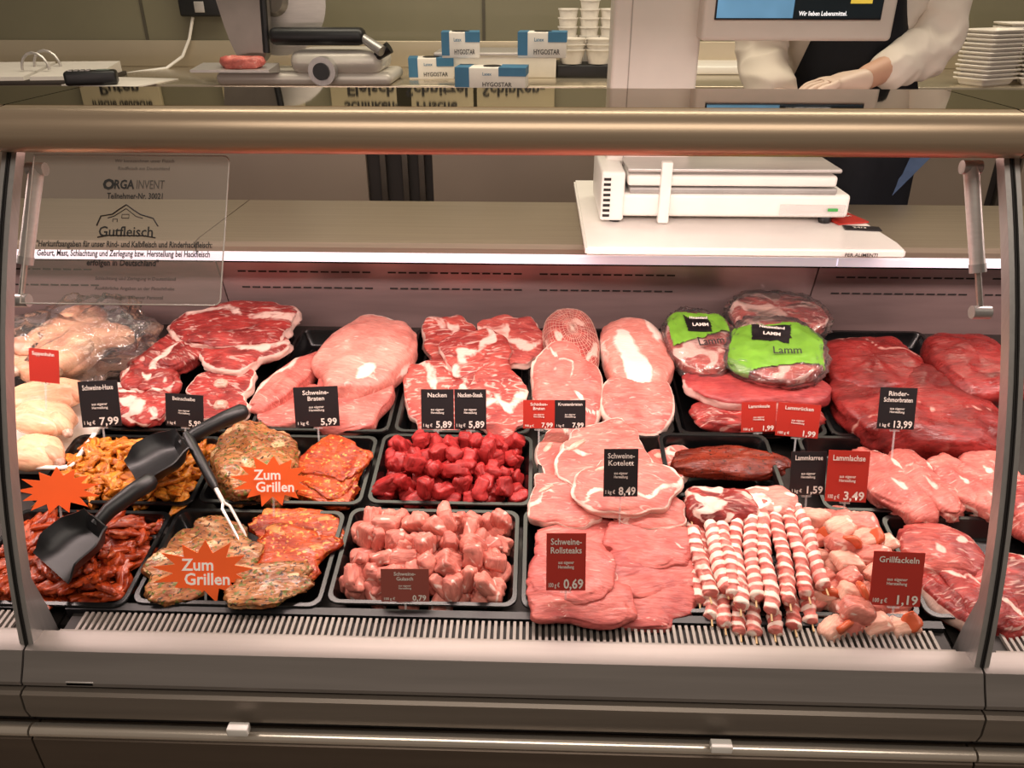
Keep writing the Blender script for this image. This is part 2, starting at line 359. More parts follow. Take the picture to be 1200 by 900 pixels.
gas(hY(43,198,1.06),hY(24,352,1.0)); gas(hY(1138,196,1.06),hY(1149,366,1.0))
for px,py in ((278,858),(846,878)):
    p=hY(px,py,.71); bm=bmesh.new(); box(bm,p.x-.014,p.x+.014,.708,.722,p.z-.007,p.z+.006,.002); obj('price_rail_clip',bm,wht,main,world=True)
bm=bmesh.new(); p=hY(98,800,.75); box(bm,p.x-.02,p.x+.02,.742,.752,.676,.684,.002); obj('latch',bm,steelp,main,world=True)
# notice sheet
def glassT(z): 
    best=min(range(101),key=lambda i:abs(gp(i/100).y-z)); return best/100
x0n,x1n=hY(46,250,1.0).x,hY(272,250,1.0).x; zt=hY(150,184,1.03).z; zb=hY(150,338,.985).z
pa,pb=gp(glassT(zt),.004),gp(glassT(zb),.012); an=math.atan2(pa.x-pb.x,pa.y-pb.y); Hn=(pa-pb).length; Wn=x1n-x0n
nt=thing('notice_sheet','translucent notice sheet with black German text hanging at upper left of counter front','notice',((x0n+x1n)/2,(pa.x+pb.x)/2,(pa.y+pb.y)/2),(-an,0,0))
bm=bmesh.new(); c=.008
pts=[(-Wn/2,-Hn/2)]+[(Wn/2-c+c*math.cos(R(a)),-Hn/2+c+c*math.sin(R(a))) for a in (-90,-60,-30,0)]+[(Wn/2-c+c*math.cos(R(a)),Hn/2-c+c*math.sin(R(a))) for a in (0,30,60,90)]+[(-Wn/2,Hn/2)]
f=bm.faces.new([bm.verts.new((x,0,z)) for x,z in pts]); ns_=obj('sheet',bm,notm,nt,smooth=False)
bm=bmesh.new(); tube(bm,[(x,0,z) for x,z in pts+[pts[0]]],.0009,6); obj('sheet_edge',bm,pm('sheet_edge_grey','#b5aca2',.3,0,.03),ns_)
def nx(px): return (px-159)/226*Wn
def nz_(py): return (261-py)/154*Hn
for s,px,py,h,mw,bd in (('Teilnehmer-Nr. 30021',167,227,10,.072,.018),('Gutfleisch',160,264,17,.070,.014),
   ('"Herkunftsangaben für unser Rind- und Kalbfleisch und Rinderhackfleisch:',159,277,10,.226,.026),('Geburt, Mast, Schlachtung und Zerlegung bzw. Herstellung bei Hackfleisch',159,286.5,10,.222,.026),('erfolgen in Deutschland"',159,296,10,.092,.026)):
    text(ns_,s,nx(px),nz_(py),h/F*1.02,inkk,mw,bold=bd)
text(ns_,'O',nx(136),nz_(215),.0185,inkk,None,bold=.05); text(ns_,'RGA',nx(154),nz_(215),.0165,inkk,.026,bold=.03); text(ns_,'INVENT',nx(184),nz_(215),.0165,pm('thin_print','#4e463f',.5),.036,bold=.002)
for k,py in enumerate((190,198,312,322,331)):
    text(ns_,['Wir kennzeichnen unser Fleisch','Rindfleisch aus Deutschland','Schlachtung und Zerlegung in Deutschland','Ausführliche Angaben an der Fleischtheke','Bitte fragen Sie unser Personal'][k],nx(175),nz_(py),.006,pm('grey_print','#5a524c',.5),.13)
for nm,pl,r_ in (('farm_logo',((126,258),(130,248),(143,246),(150,241),(158,236),(166,241),(175,246),(190,250),(196,258)),.0009),('logo_roof_line',((138,250),(145,248),(158,240),(170,248),(178,250)),.0006),('logo_window',((154,250),(154,246),(162,246),(162,250),(154,250)),.0005),('logo_door',((144,254),(144,251),(149,251),(149,254)),.0005),('logo_underline',((128,270),(140,268),(180,268),(194,270)),.0009)):
    bm=bmesh.new(); tube(bm,[(nx(x),-.001,nz_(y)) for x,y in pl],r_,6); obj(nm,bm,inkk,ns_)
# ---------- trays
def rr(w,d,r,n=5):
    o=[]
    for cx,cy,a0 in ((w/2-r,d/2-r,0),(-w/2+r,d/2-r,90),(-w/2+r,-d/2+r,180),(w/2-r,-d/2+r,270)):
        for k in range(n+1): a=R(a0+90*k/n); o.append((cx+r*math.cos(a),cy+r*math.sin(a)))
    return o
def tray_bm(W,L,dep=.035,lip=.007,r=.018):
    bm=bmesh.new(); lv=[(W-.004,L-.004,-.006),(W,L,-.002),(W-.002,L-.002,0),(W-2*lip,L-2*lip,0),(W-2*lip-.004,L-2*lip-.004,-.004),(W-2*lip-.02,L-2*lip-.02,-dep+.004),(W-2*lip-.03,L-2*lip-.03,-dep)]
    rings=[[bm.verts.new((x,y,z)) for x,y in rr(w,l,max(.004,r-(W-w)/2*.4))] for w,l,z in lv]
    for a,b in zip(rings,rings[1:]):
        n=len(a)
        for k in range(n): bm.faces.new((a[k],a[(k+1)%n],b[(k+1)%n],b[k]))
    bm.faces.new(rings[-1]); return bm
def tray(label,xl,xr,yf,yb,h=0,m=blk,group='black display trays',dep=.034,name='display_tray'):
    A=on(xl,yf,h); B=on(xr,yf,h); C=on((xl+xr)/2+10,yb,h); Y0=(A.y+B.y)/2; W=B.x-A.x; L=C.y-Y0; L/=math.cos(TILT)
    c=Vector(((A.x+B.x)/2,(Y0+C.y)/2,0)); c.z=dz(c.y,h)
    o=obj(name,tray_bm(W,L,dep),m,loc=c,rot=(TILT,0,0)); tag(o,label,'tray',group); return o,c,W,L
t11=tray('black tray of red marinated strips in the front row corner',-60,146,709,596)
t12=tray('black tray of herb and paprika steaks, front row with lettered star',150,376,709,596)
t13=tray('black tray holding pale pink pork cubes',380,606,709,596)
t14=tray('black tray under the flat pork steaks',610,836,716,598)
t15=tray('black tray under the bacon skewers and shashlik',842,1082,722,604)
t16=tray('black tray at front right glass post under red beef',1088,1300,726,606)
t21=tray('black tray of yellow marinated strips with a scoop',30,224,590,509)
t22=tray('black tray of crusted roast and paprika steaks, second row',228,424,590,509)
t23=tray('black tray holding bright red beef cubes',428,624,591,509)
t24=tray('black tray under the stack of pork chops',630,800,594,509)
t25=tray('deep black dish holding one dark glazed lamb fillet',784,924,582,508,h=.03,dep=.055)
t26=tray('black tray under pink fillets beside the red price tag',968,1170,600,512)
t31=tray('black tray under beef ribs and shank slices, back row',118,294,505,388)
t32=tray('black tray under pale pork haunch, back row',298,456,505,385)
t33=tray('black tray under neck steaks, back row',460,622,507,385)
t34=tray('black tray under netted roast and loin, back row',626,792,508,385)
t35=tray('black tray under dark slabs and vacuum bags, back row',796,972,510,385)
t36=tray('black tray under large beef joints, back row right',976,1170,512,388)
tw=tray('white oval tray of chicken pieces at far left',-60,84,548,446,h=.012,m=wht,group=None)
# ---------- meats
sm_=dict(bump=.03,groove=.1,fine=.003)
o=M('bagged_poultry','large pale whole bird in clear plastic bag, back left corner','meat',(26,366,124,448),.085,chick,-.01,out=.05,seed=31,e1=.9,e2=.95,taper=.15,**sm_)
d=o['dims']
for sx,nm in ((-.75,1),(.55,2)):
    dr=sub(o,'drumstick',(d[0]*sx,-d[1]*.45,d[2]*.35),(.028,.045,.024),chick,34+nm,(10,0,-25*sx),out=.04,taper=.35,res=(30,14),e1=.95,e2=.95,**sm_)
    sub(dr,'bone_end',(0,-.048,.0),(.011,.013,.010),bone,4,e1=.9,out=.1)
sub(o,'wing',(d[0]*.9,d[1]*.35,d[2]*.1),(.045,.03,.02),chick,38,(0,10,40),out=.14,bend=-.3,res=(30,12),**sm_)
sub(o,'breast',(d[0]*.1,d[1]*.5,d[2]*.45),(d[0]*.6,d[1]*.55,d[2]*.75),chick,39,out=.04,res=(36,16),e1=.95,**sm_)
obj('plastic_bag',lump_bm(d[0]*1.5,d[1]*1.12,d[2]*1.3,33,out=.16,bump=.12,freq=2.4,fine=.04,groove=1),bagm,o,loc=(.04,.01,.01),ang=180)
for i,(b,l) in enumerate((((10,443,98,484),'pale chicken leg topmost on white tray'),((12,470,92,510),'pale chicken leg in the middle of white tray'),((14,508,72,552),'pale chicken leg at front of white tray'))):
    o=M('chicken_piece',l,'chicken',b,.045,chick,0-.004*i,out=.06,seed=40+i,ry=6*i,e1=.9,e2=.95,taper=-.15,bend=.12,rz=[15,-12,5][i],**sm_)
    d=o['dims']; dr=sub(o,'drumstick',(d[0]*.62,-d[1]*.15,.004),(d[0]*.5,.017,.016),chick,46+i,(0,8,-28),out=.04,res=(26,12),e1=.95,e2=.95,bend=.2,**sm_)
    sub(dr,'bone_end',(d[0]*.5,0,0),(.009,.009,.008),bone,4,e1=.9,out=.1)
M('beef_rib_slab','long beef slab with fat edge on top of back left ribs','meat',(205,356,350,412),.04,ribm,.02,e1=.5,out=.2,bump=.06,fat=seam(80,.35,.24,rim(.92,1.02)),rz=10,seed=51)
M('beef_rib_slab','fat streaked beef slab below the long one, back left','meat',(234,384,332,436),.035,ribm,.012,e1=.5,out=.18,fat=seam(90,.0,.28,rim(.92,1.02)),seed=52,rz=-4)
M('beef_neck_piece','dark red beef piece with white fat left of slabs','meat',(178,382,240,446),.045,ribm,.0,rz=-30,out=.2,fat=seam(20,.1,.2),seed=53,bump=.08)
M('beef_rib_piece','red rib piece with knobbly edge beside black tag','meat',(150,420,205,466),.035,ribm,0,rz=25,out=.22,fat=patch(.05,2),seed=54,bump=.08)
M('beef_rib_piece','front small rib piece at left end of back row','meat',(134,446,196,502),.035,ribm,-.01,rz=40,out=.22,fat=patch(.0,2.4),seed=55,bump=.08)
for i,(b,l) in enumerate((((224,434,298,474),'round beef shank slice with marrow bone, upper one'),((232,462,290,496),'round beef shank slice with marrow bone, lower one'))):
    o=M('beef_shank_slice',l,'meat',b,.022,ribm,.0-.01*i,e1=.35,out=.16,fat=rim(.88,1),seed=57+i,rx=12,bump=.04)
    mb=sub(o,'marrow_bone',(0,0,.009),(.014,.012,.007),bone,3); sub(mb,'marrow',(0,0,.0055),(.007,.006,.003),rind,4)
M('pork_strip','long narrow red pork piece left of pork haunch','meat',(300,402,374,500),.045,pork,-.02,rz=-22,size=(.075,.20),fat=seam(0,-.6,.3),seed=61,out=.14)
M('pork_haunch','large smooth pale pork haunch in third back tray','meat',(372,374,489,460),.075,porkp,-.01,out=.1,e1=.65,seed=62,rz=-12,fat=patch(.22,1.3,2,rim(.94,1.04,20,150)),bump=.035,groove=.6,fine=.004)
M('pork_haunch_cut','flat cut pork piece in front of the smooth pork haunch','meat',(368,436,458,503),.033,pork,-.01,e1=.42,out=.15,seed=63,fat=rim(.94,1.04,30,200),rx=10,bump=.035)
M('pork_haunch_cut','pink flat pork piece beside black tag, third back tray','meat',(304,452,384,502),.024,pork,-.02,e1=.42,out=.17,seed=64,fat=rim(.94,1.04),bump=.035)
for i,(b,l,rz) in enumerate((((496,378,566,432),'marbled neck steak at upper left of its tray',10),((556,376,634,428),'neck steak at upper right of its tray',-15),((520,392,600,440),'neck steak in the middle behind the others',20),
   ((472,432,548,502),'neck steak at front left behind twin black tags',15),((508,428,585,470),'neck steak behind the twin black tags, upper',-10),((548,440,618,504),'neck steak at front right of twin black tags',5))):
    M('neck_steak',l,'meat',b,.022,neck if i!=1 else porkd,-.012+.008*(i%3)+(.01 if i<3 else 0),rz=rz,rx=12,e1=.4,out=.2,fat=seam(30+50*i,.1,.26,rim(.93,1.04)),seed=70+i,bump=.04)
o=M('netted_roast','netted rolled pork roast standing at back of middle tray','meat',(637,362,702,440),.07,porkd,.0,e1=.85,e2=.9,out=.03,bump=.03,seed=81,rz=6,fat=patch(.1,2.2,1),groove=0)
rx_,ry_,rz_=o['dims']
bm=lump_bm(rx_,ry_,rz_,81,e1=.85,e2=.9,out=.03,bump=.03,res=(34,24),off=.0006,groove=0); nb=obj('netting',bm,pm('net_string','#d0a898',.7),o); w=nb.modifiers.new('w','WIREFRAME'); w.thickness=.0008
M('ham_cut','round cut ham face with pale fat rim before netted roast','meat',(621,420,706,502),.06,pork,-.015,e1=.5,rx=22,seed=82,fat=seam(40,.2,.08,rim(.88,1)),out=.1,bump=.035,groove=.5)
M('pork_loin','pale pork loin with thick white fat back beside netted roast','meat',(703,373,786,460),.07,porkp,-.005,seed=83,rz=5,e1=.75,out=.05,fat=lambda x,y,z,cr,th:sm(-.1,.5,noise.noise(Vector((x*1.4,y*.6,2)))+.1*y+.15),bump=.035,groove=.4)
M('pork_loin_cut','cut pork loin end with white fat rim at front of loin tray','meat',(703,446,790,508),.055,pork,-.02,e1=.5,rx=18,seed=84,fat=rim(.86,.99),out=.1,bump=.035,groove=.5)
green=pm('green_label','#76ac38',.3,0,.15,30)
def vac(lab,b,lz,base,seed,clip,gr=True,rz=0,badge=(-.4,.35,-.1,.5)):
    kk=dict(out=.06,bump=.04,groove=.3,e1=.55)
    o=M('vacuum_packed_meat',lab,'packed meat',b,lz,neck,base,seed=seed,fat=patch(-.05,2.4),rz=rz,**kk)
    rx_,ry_,rz_=o['dims']
    obj('plastic_wrap',lump_bm(rx_*1.06,ry_*1.06,rz_,seed,off=.0032,fine=.05,**kk),bagm,o,ang=180)
    if gr:
        gl=obj('green_label',lump_bm(rx_,ry_,rz_,seed,off=.0055,clip=clip,res=(110,60),**kk),green,o,ang=180)
        obj('black_patch',lump_bm(rx_,ry_,rz_,seed,off=.0068,clip=lambda x,y,z:z>.2 and badge[0]<x<badge[1] and badge[2]<y<badge[3],res=(150,90),**kk),cardb,gl,ang=180)
        bx,by=(badge[0]+badge[1])/2,(badge[2]+badge[3])/2
        for k,(s_,h_) in enumerate((('Neuseeland',.010),('LAMM',.012))):
            m2=text(gl,s_,0,0,h_,inkw,rx_*.55,pre=Matrix.Rotation(R(14),4,'X'),name='label_print',bold=.03); m2.location=(rx_*bx,ry_*(by+.10-.24*k)-.004,rz_*1.30+.010)
        m1=text(gl,'Lamm',0,0,.022,inkk,rx_*.9,pre=Matrix.Rotation(R(12),4,'Z')@Matrix.Rotation(R(30),4,'X'),name='label_print',bold=.01); m1.location=(rx_*.2,-ry_*.42,rz_*1.12+.010)
    return o
vac('vacuum packed lamb with green and black label, left of the three bags',(781,366,856,438),.045,.02,91,lambda x,y,z:z>.0 and -.15+.3*x<y<.66 and abs(x)<.85,badge=(-.35,.35,.0,.5))
vac('vacuum packed lamb without label, topmost at the back',(858,345,964,398),.045,.03,92,None,False)
vac('vacuum packed lamb with large tilted green label in front of unlabelled bag',(854,378,962,448),.045,.035,93,lambda x,y,z:z>.0 and -.78+.35*x<y<.6+.2*x and abs(x)<.9,rz=-14,badge=(-.5,.25,-.05,.5))
M('beef_slab','smooth dark pink slab with pale edge below the green bag','meat',(805,428,970,480),.042,lambm,.005,e1=.65,out=.12,bump=.035,groove=.4,fine=.004,seed=94,fat=rim(.94,1.02,160,300))
M('beef_slab','dark red slab lying under the smooth slab in its tray','meat',(810,466,962,510),.04,ribm,-.02,e1=.7,seed=95,out=.05)
M('beef_joint','dark beef joint at back left of right beef tray','meat',(955,397,1086,466),.06,beef,-.005,seed=96,out=.1,bump=.05,groove=.8,fine=.004,fat=seam(70,.6,.08),e1=.6)
M('beef_joint','largest dark beef joint behind the 13,99 tag','meat',(978,428,1158,534),.08,beef,-.03,seed=97,out=.09,bump=.055,groove=.8,fine=.004,e1=.6,fat=seam(100,-.3,.04))
M('beef_joint','dark beef joint at the back against right glass post','meat',(1088,392,1190,472),.07,beef,.0,seed=98,out=.1,bump=.045,groove=.6,fine=.004,e1=.65)
M('crusted_roast','brown herb crusted roast with fat, left in second row tray','meat',(250,498,350,590),.058,herb,-.025,seed=101,out=.12,bump=.08,rz=15,fine=.035,fat=patch(.2,2))
for i,(b,l) in enumerate((((352,518,432,560),'paprika coated steak at back of second row tray'),((345,535,428,575),'paprika coated steak under the uppermost one, second row'),((330,552,424,588),'paprika coated steak at front of second row tray'))):
    M('paprika_steak',l,'meat',b,.016,pap,-.005-.008*i,rz=-25,rx=6,e1=.4,e2=.6,seed=103+i,fine=.035,out=.16)
for i,(b,l,m) in enumerate((((196,612,290,660),'herb coated steak at back left of front tray',herb),((172,640,262,702),'herb coated steak at front left behind lettered star',herb),((258,662,368,704),'herb coated steak at front centre, right of star',herb),
   ((300,598,400,642),'paprika steak at back right of front tray',pap),((288,622,392,676),'paprika steak with reddish glaze, front tray centre',pap),((228,632,305,674),'herb steak in the middle under the fork',herb))):
    M('marinated_steak',l,'meat',b,.014,m,-.014+.008*(i%3),rz=[-20,30,5,10,-8,12][i],rx=4,e1=.38,e2=.75,seed=110+i,out=.2,fine=.035,bump=.06,fat=patch(.25,2))
for i,(b,l,rz) in enumerate((((624,508,708,566),'pork chop at back left of the chop stack',20),((738,520,802,592),'pork chop leaning at right of the chop stack',-60),((618,560,706,617),'pork chop at front left of the chop stack',0),
    ((698,564,802,616),'pork chop at front right of the chop stack',-12),((650,503,764,572),'topmost pork chop behind the 8,49 tag',8),((675,540,792,602),'pork chop in front of the 8,49 tag',-20))):
    o=M('pork_chop',l,'meat',b,.022,pork,-.02+.008*i,rz=rz,rx=8,e1=.35,out=.2,fat=seam(60*i,.25,.13,rim(.91,1.01)),seed=120+i,bump=.035,groove=.5)
    d=o['dims']; sub(o,'rib_bone',(-d[0]*.5,d[1]*.35,d[2]*.72),(d[0]*.25,d[1]*.08,.005),bone,5,(0,0,35))
M('lamb_fillet','long dark glazed lamb fillet in deep black dish','meat',(786,522,921,562),.030,darkm,.004,e1=.8,e2=.8,out=.09,bump=.07,seed=130,rz=3,bend=-.15)
for i,(b,l) in enumerate((((1008,526,1078,612),'pink pork fillet nearest the 3,49 tag'),((1052,530,1112,606),'pink pork fillet second from the 3,49 tag'),((1092,534,1150,602),'pink pork fillet third from the 3,49 tag'),((1120,528,1190,585),'pink pork fillet at back near the glass post'),((1128,560,1185,614),'pink pork fillet at front near the glass post'))):
    M('pork_fillet',l,'meat',b,.045,pork,-.02,rz=[25,20,15,-10,10][i],seed=140+i,out=.13,bump=.06,groove=.8,fat=patch(.2,2),e1=.7)
M('beef_roulade','dark red rolled beef in front of pink fillets, right','meat',(1056,614,1146,680),.04,porkd,-.025,rz=-8,seed=150,e1=.7,fat=patch(.25,2))
M('beef_cut','red beef cut with fat seams at front right','meat',(1112,655,1190,748),.04,ribm,-.03,rz=20,seed=151,fat=seam(40,0,.14))
M('beef_cut','narrow red beef cut left of the front right one','meat',(1084,664,1128,742),.035,ribm,-.03,rz=30,seed=152,fat=rim(.9,1))
M('beef_cut','red beef cut beyond the right glass post','meat',(1180,560,1290,650),.045,porkd,-.02,seed=153)
M('beef_cut','large red beef cut at right picture edge beyond post','meat',(1175,650,1310,760),.045,ribm,-.03,seed=154,fat=seam(20,0,.1))
for i,(b,l,rz) in enumerate((((626,612,740,668),'flat pork steak at back left of steak pile',15),((705,610,814,662),'flat pork steak at back right of steak pile',-10),((614,636,724,702),'flat pork steak at left behind the 0,69 tag',-14),
    ((700,638,820,700),'flat pork steak at right of steak pile',10),((618,676,742,732),'flat pork steak at front left of steak pile',4),((688,676,816,734),'flat pork steak at front right of steak pile',-6))):
    M('flat_pork_steak',l,'meat',b,.020,roll,-.018+.006*((i*2)%5),rz=rz,rx=3,e1=.45,e2=.75,out=.15,bump=.05,groove=.8,fine=.006,seed=180+i,fat=seam(20+40*i,.35,.04,rim(.97,1.07)))
M('fanned_red_meat','red meat with fat edge behind the bacon skewers','meat',(802,572,885,622),.05,ribm,-.01,seed=170,fat=patch(0,2.4))
M('fanned_red_meat','pale fatty meat behind the bacon skewers','meat',(862,572,934,612),.04,porkp,-.005,seed=171,fat=patch(0,2.4))
# bacon skewers
def skewer(p,q,label,seed,r=.0105):
    a,b=Vector(p),Vector(q); L=(b-a).length; c=(a+b)/2
    o=thing('bacon_skewer',label,'skewer',c,(b-a).to_track_quat('Z','Y').to_euler(),'bacon wrapped skewers'); 
    bm=bmesh.new(); ly=bm.verts.layers.float.new('fat'); n=140; sg=22; rows=[]
    rd=random.Random(seed); k=rd.uniform(330,430)*rd.choice((1,1,-1)); ph=rd.uniform(0,6); f0=rd.uniform(.15,.35); f1=rd.uniform(.7,.9)
    for i in range(n+1):
        s=-L/2+L*i/n; e=min(1,min(i,n-i)/5+.3); row=[]
        kk=k*s+2.6*noise.noise(Vector((s*16,seed,0)))
        for j in range(sg):
            t=2*math.pi*j/sg; u=((t+kk+ph+.9*noise.noise(Vector((s*45,math.cos(t),seed+math.sin(t)))))/(2*math.pi))%1
            st=.24*(u-.5) if u<.88 else .24*(.38-(u-.88)*7.3)
            rr_=r*e*(1+st+.2*noise.noise(Vector((s*34,math.cos(t)*1.2,seed+math.sin(t)))))
            v=bm.verts.new((rr_*math.cos(t)+.002*math.sin(s*34+seed),rr_*math.sin(t)+.001*math.sin(s*50+seed),s))
            v[ly]=.75*(sm(f0,f0+.25,u)*(1-sm(f1,1.0,u)))+.15*noise.noise(Vector((s*60,t,seed))); row.append(v)
        rows.append(row)
    for x,y in zip(rows,rows[1:]):
        for j in range(sg): bm.faces.new((x[j],x[(j+1)%sg],y[(j+1)%sg],y[j]))
    bm.faces.new(rows[0][::-1]); bm.faces.new(rows[-1]); obj('wound_bacon',bm,bacon,o,ang=180)
    bm=bmesh.new(); tube(bm,[(0,0,-L/2-.012),(0,0,L/2+.012)],.0014,8); obj('wooden_stick',bm,wood,o)
    return o
SK=[(808,610,820,708,-.004,'leftmost bacon skewer'),(822,606,834,726,-.002,'second bacon skewer from the left'),(838,602,850,736,-.002,'third bacon skewer from the left'),(858,640,868,744,-.004,'fourth bacon skewer from the left'),
 (876,650,886,746,-.004,'fifth low bacon skewer'),(876,588,886,704,.019,'upper bacon skewer, first of the raised ones'),(892,586,904,720,.021,'upper bacon skewer in the middle of the pile'),(896,660,908,744,-.004,'low bacon skewer below the middle'),(906,586,926,708,.021,'upper bacon skewer leaning right'),
 (916,660,932,738,-.004,'low bacon skewer leaning right'),(932,592,968,690,.018,'rightmost upper bacon skewer'),(828,602,852,694,.017,'upper bacon skewer at left of the raised ones'),(860,590,868,714,.018,'upper bacon skewer left of the middle'),(812,618,832,700,.012,'short raised bacon skewer near the left end'),
 (844,596,860,700,.020,'upper bacon skewer between the left raised ones'),(920,588,948,700,.020,'upper bacon skewer second from the right end'),(934,650,952,732,-.004,'low bacon skewer at the right end')]
for i,(x0,y0,x1,y1,h,l) in enumerate(SK): skewer(on(x0,y0,h),on(x1,y1,h),l+' beside the shashlik',200+i)
# chunk variants & scatter
def variants(n,rx,ry,rz,seed,**kw):
    out=[]
    for i in range(n):
        rd=random.Random(seed+i); bm=lump_bm(rx*rd.uniform(.7,1.25),ry*rd.uniform(.7,1.2),rz*rd.uniform(.75,1.2),seed+i,**kw)
        bmesh.ops.recalc_face_normals(bm,faces=bm.faces[:]); me=bpy.data.meshes.new('piece'); bm.to_mesh(me); bm.free(); me.shade_smooth(); out.append(me)
    return out
def place(me,name,m,label,cat,group,P,rot):
    if not me.materials: me.materials.append(m)
    o=bpy.data.objects.new(name,me); COL.objects.link(o); o.location=P; o.rotation_euler=rot; tag(o,label,cat,group); return o
def scatter(tr,layers,mes,name,m,label,cat,group,seed,rot='any',x0=-1,x1=1,y0=-1,y1=1):
    _,c,W,L=tr; rd=random.Random(seed)
    for nx_,ny_,h,sh in layers:
        for i in range(nx_):
            for j in range(ny_):
                u=x0+(x1-x0)*(i+.5+rd.uniform(-.35,.35))/nx_; v=y0+(y1-y0)*(j+.5+rd.uniform(-.35,.35))/ny_
                x=c.x+u*(W/2-.012)*sh; y=c.y+v*(L/2-.012)*sh*math.cos(TILT); z=dz(y,h+rd.uniform(-.005,.005))
                rt=(rd.uniform(0,6),rd.uniform(0,6),rd.uniform(0,6)) if rot=='any' else (TILT+rd.uniform(-.45,.45),rd.uniform(-.45,.45),rd.uniform(0,6.28))
                place(mes[rd.randrange(len(mes))],name,m,label,cat,group,(x,y,z),rt)
kw=dict(e1=.48,e2=.55,out=.18,bump=.09,res=(28,16),fat=None,fine=.01,groove=.8)
scatter(t23,[(9,5,-.015,.97),(8,4,.005,.90),(5,3,.021,.6)],variants(10,.019,.0145,.0115,300,**kw),'beef_cube',beefg,'bright red beef cube in the pile in its black tray','beef cube','raw beef cubes',1)
kw.update(out=.15,bump=.08,fat=patch(.25,1.5))
scatter(t13,[(9,5,-.015,.97),(8,4,.005,.90),(5,3,.02,.6)],variants(10,.0195,.0155,.012,320,**kw),'pork_cube',porkg,'pale pink pork cube in the pile in its black tray','pork cube','raw pork cubes',2)
sk=dict(e1=.6,e2=.75,out=.3,bump=.2,res=(26,10),fine=.04,groove=1)
def bent(n,seed,L_,w_):
    out=[]
    for i in range(n):
        rd=random.Random(seed+i); out+=variants(1,L_,w_,.0058,seed+i*7,bend=rd.uniform(-.8,.8),taper=rd.uniform(-.4,.4),**sk)
    return out
scatter(t21,[(10,7,-.014,.95),(10,7,.000,.90),(8,5,.009,.75)],bent(9,340,.022,.012),'marinated_strip',gyr,'yellow marinated meat strip in the heap under the upper scoop','meat strip','yellow marinated strips',3,rot='flat')
scatter(t11,[(11,6,-.014,.95),(11,6,.000,.90),(8,5,.009,.75)],bent(9,440,.022,.012),'marinated_strip',redm,'red marinated meat strip in the heap under the lower scoop','meat strip','red marinated strips',4,rot='flat')
shv=variants(7,.022,.018,.014,380,e1=.5,e2=.55,out=.12,bump=.06,res=(28,16),fat=patch(.22,1.5),fine=.006)
pep=variants(3,.018,.014,.005,395,e1=.5,e2=.6,out=.15,bump=.08,res=(14,8))
redp=pm('red_pepper','#d0603c',.3,0,.2); rd=random.Random(9)
palem=meatmat('pale_shashlik_meat','#eab8a2','#da9684','#f2d8c6',.64,20,mk=.5,bump=.5,grain=.82)
pieces={}
for r_,(xa,ya,xb,yb,n) in enumerate(((955,608,964,700,5),(980,604,992,732,7),(1006,608,1024,732,7),(960,700,978,738,2),(1034,640,1056,732,5),(1008,614,1040,690,5),(985,620,1004,715,6))):
    for k in range(n):
        t=k/(n-1); P=on(xa+(xb-xa)*t,ya+(yb-ya)*t,(.014 if r_>=5 else -.010)); ang=math.atan2(ya-yb,xb-xa)
        if k%3==1: place(pep[k%3],'pepper_piece',redp,'red pepper piece among the shashlik right of bacon skewers','pepper piece','shashlik pepper pieces',P+Vector((.008,-.008,.012)),(1.2,.3,rd.uniform(0,6)))
        pale=(k+r_)%2==0; key=((k+r_)%7,pale)
        if key not in pieces:
            pieces[key]=shv[key[0]].copy(); pieces[key].materials.clear()
        place(pieces[key],'shashlik_meat_cube',palem if pale else porkg,('cream coloured' if pale else 'pink')+' shashlik meat cube right of the bacon skewers','meat cube','pale shashlik cubes' if pale else 'pink shashlik cubes',P,(rd.uniform(-.3,.3),rd.uniform(-.3,.3),ang+1.57+rd.uniform(-.3,.3)))
# ---------- price tags
TAU=R(18)
def price(b,h,m,lines,pr,label,rz=0,name='price_tag',unit='100 g €'):
    x0,y0,x1,y1=b; P,t=onT((x0+x1)/2,y1,h); d=ray((x0+x1)/2,(y0+y1)/2); dep=math.atan2(-d.z,d.y)
    W=(x1-x0)*t/F; H=(y1-y0)*t/F/math.cos(dep-TAU)*.97
    T=thing(name,label,'price tag',P,(-TAU,0,R(1.8+rz)),'price tags')
    bm=bmesh.new(); box(bm,-W/2,W/2,0,.0012,0,H); c_=obj('card',bm,m,T,smooth=False)
    bm=bmesh.new(); box(bm,-.008,.008,.0012,.004,-.004,.012); box(bm,-.0015,.0015,.0015,.003,-.03-h*.5,0); obj('spike_holder',bm,clearm,T,smooth=False)
    for i,s in enumerate(lines): text(c_,s,0,H*(.86-.15*i),H*.155,inkw,W*.78)
    if pr:
        text(c_,pr,W*.44,H*.12,H*.235,inkw,W*.5,'R',bold=.022); text(c_,unit,-W*.44,H*.1,H*.11,inkw,W*.28,'L')
        text(c_,'aus eigener',0,H*.50,H*.08,inkw,W*.4); text(c_,'Herstellung',0,H*.42,H*.08,inkw,W*.4)
    return T
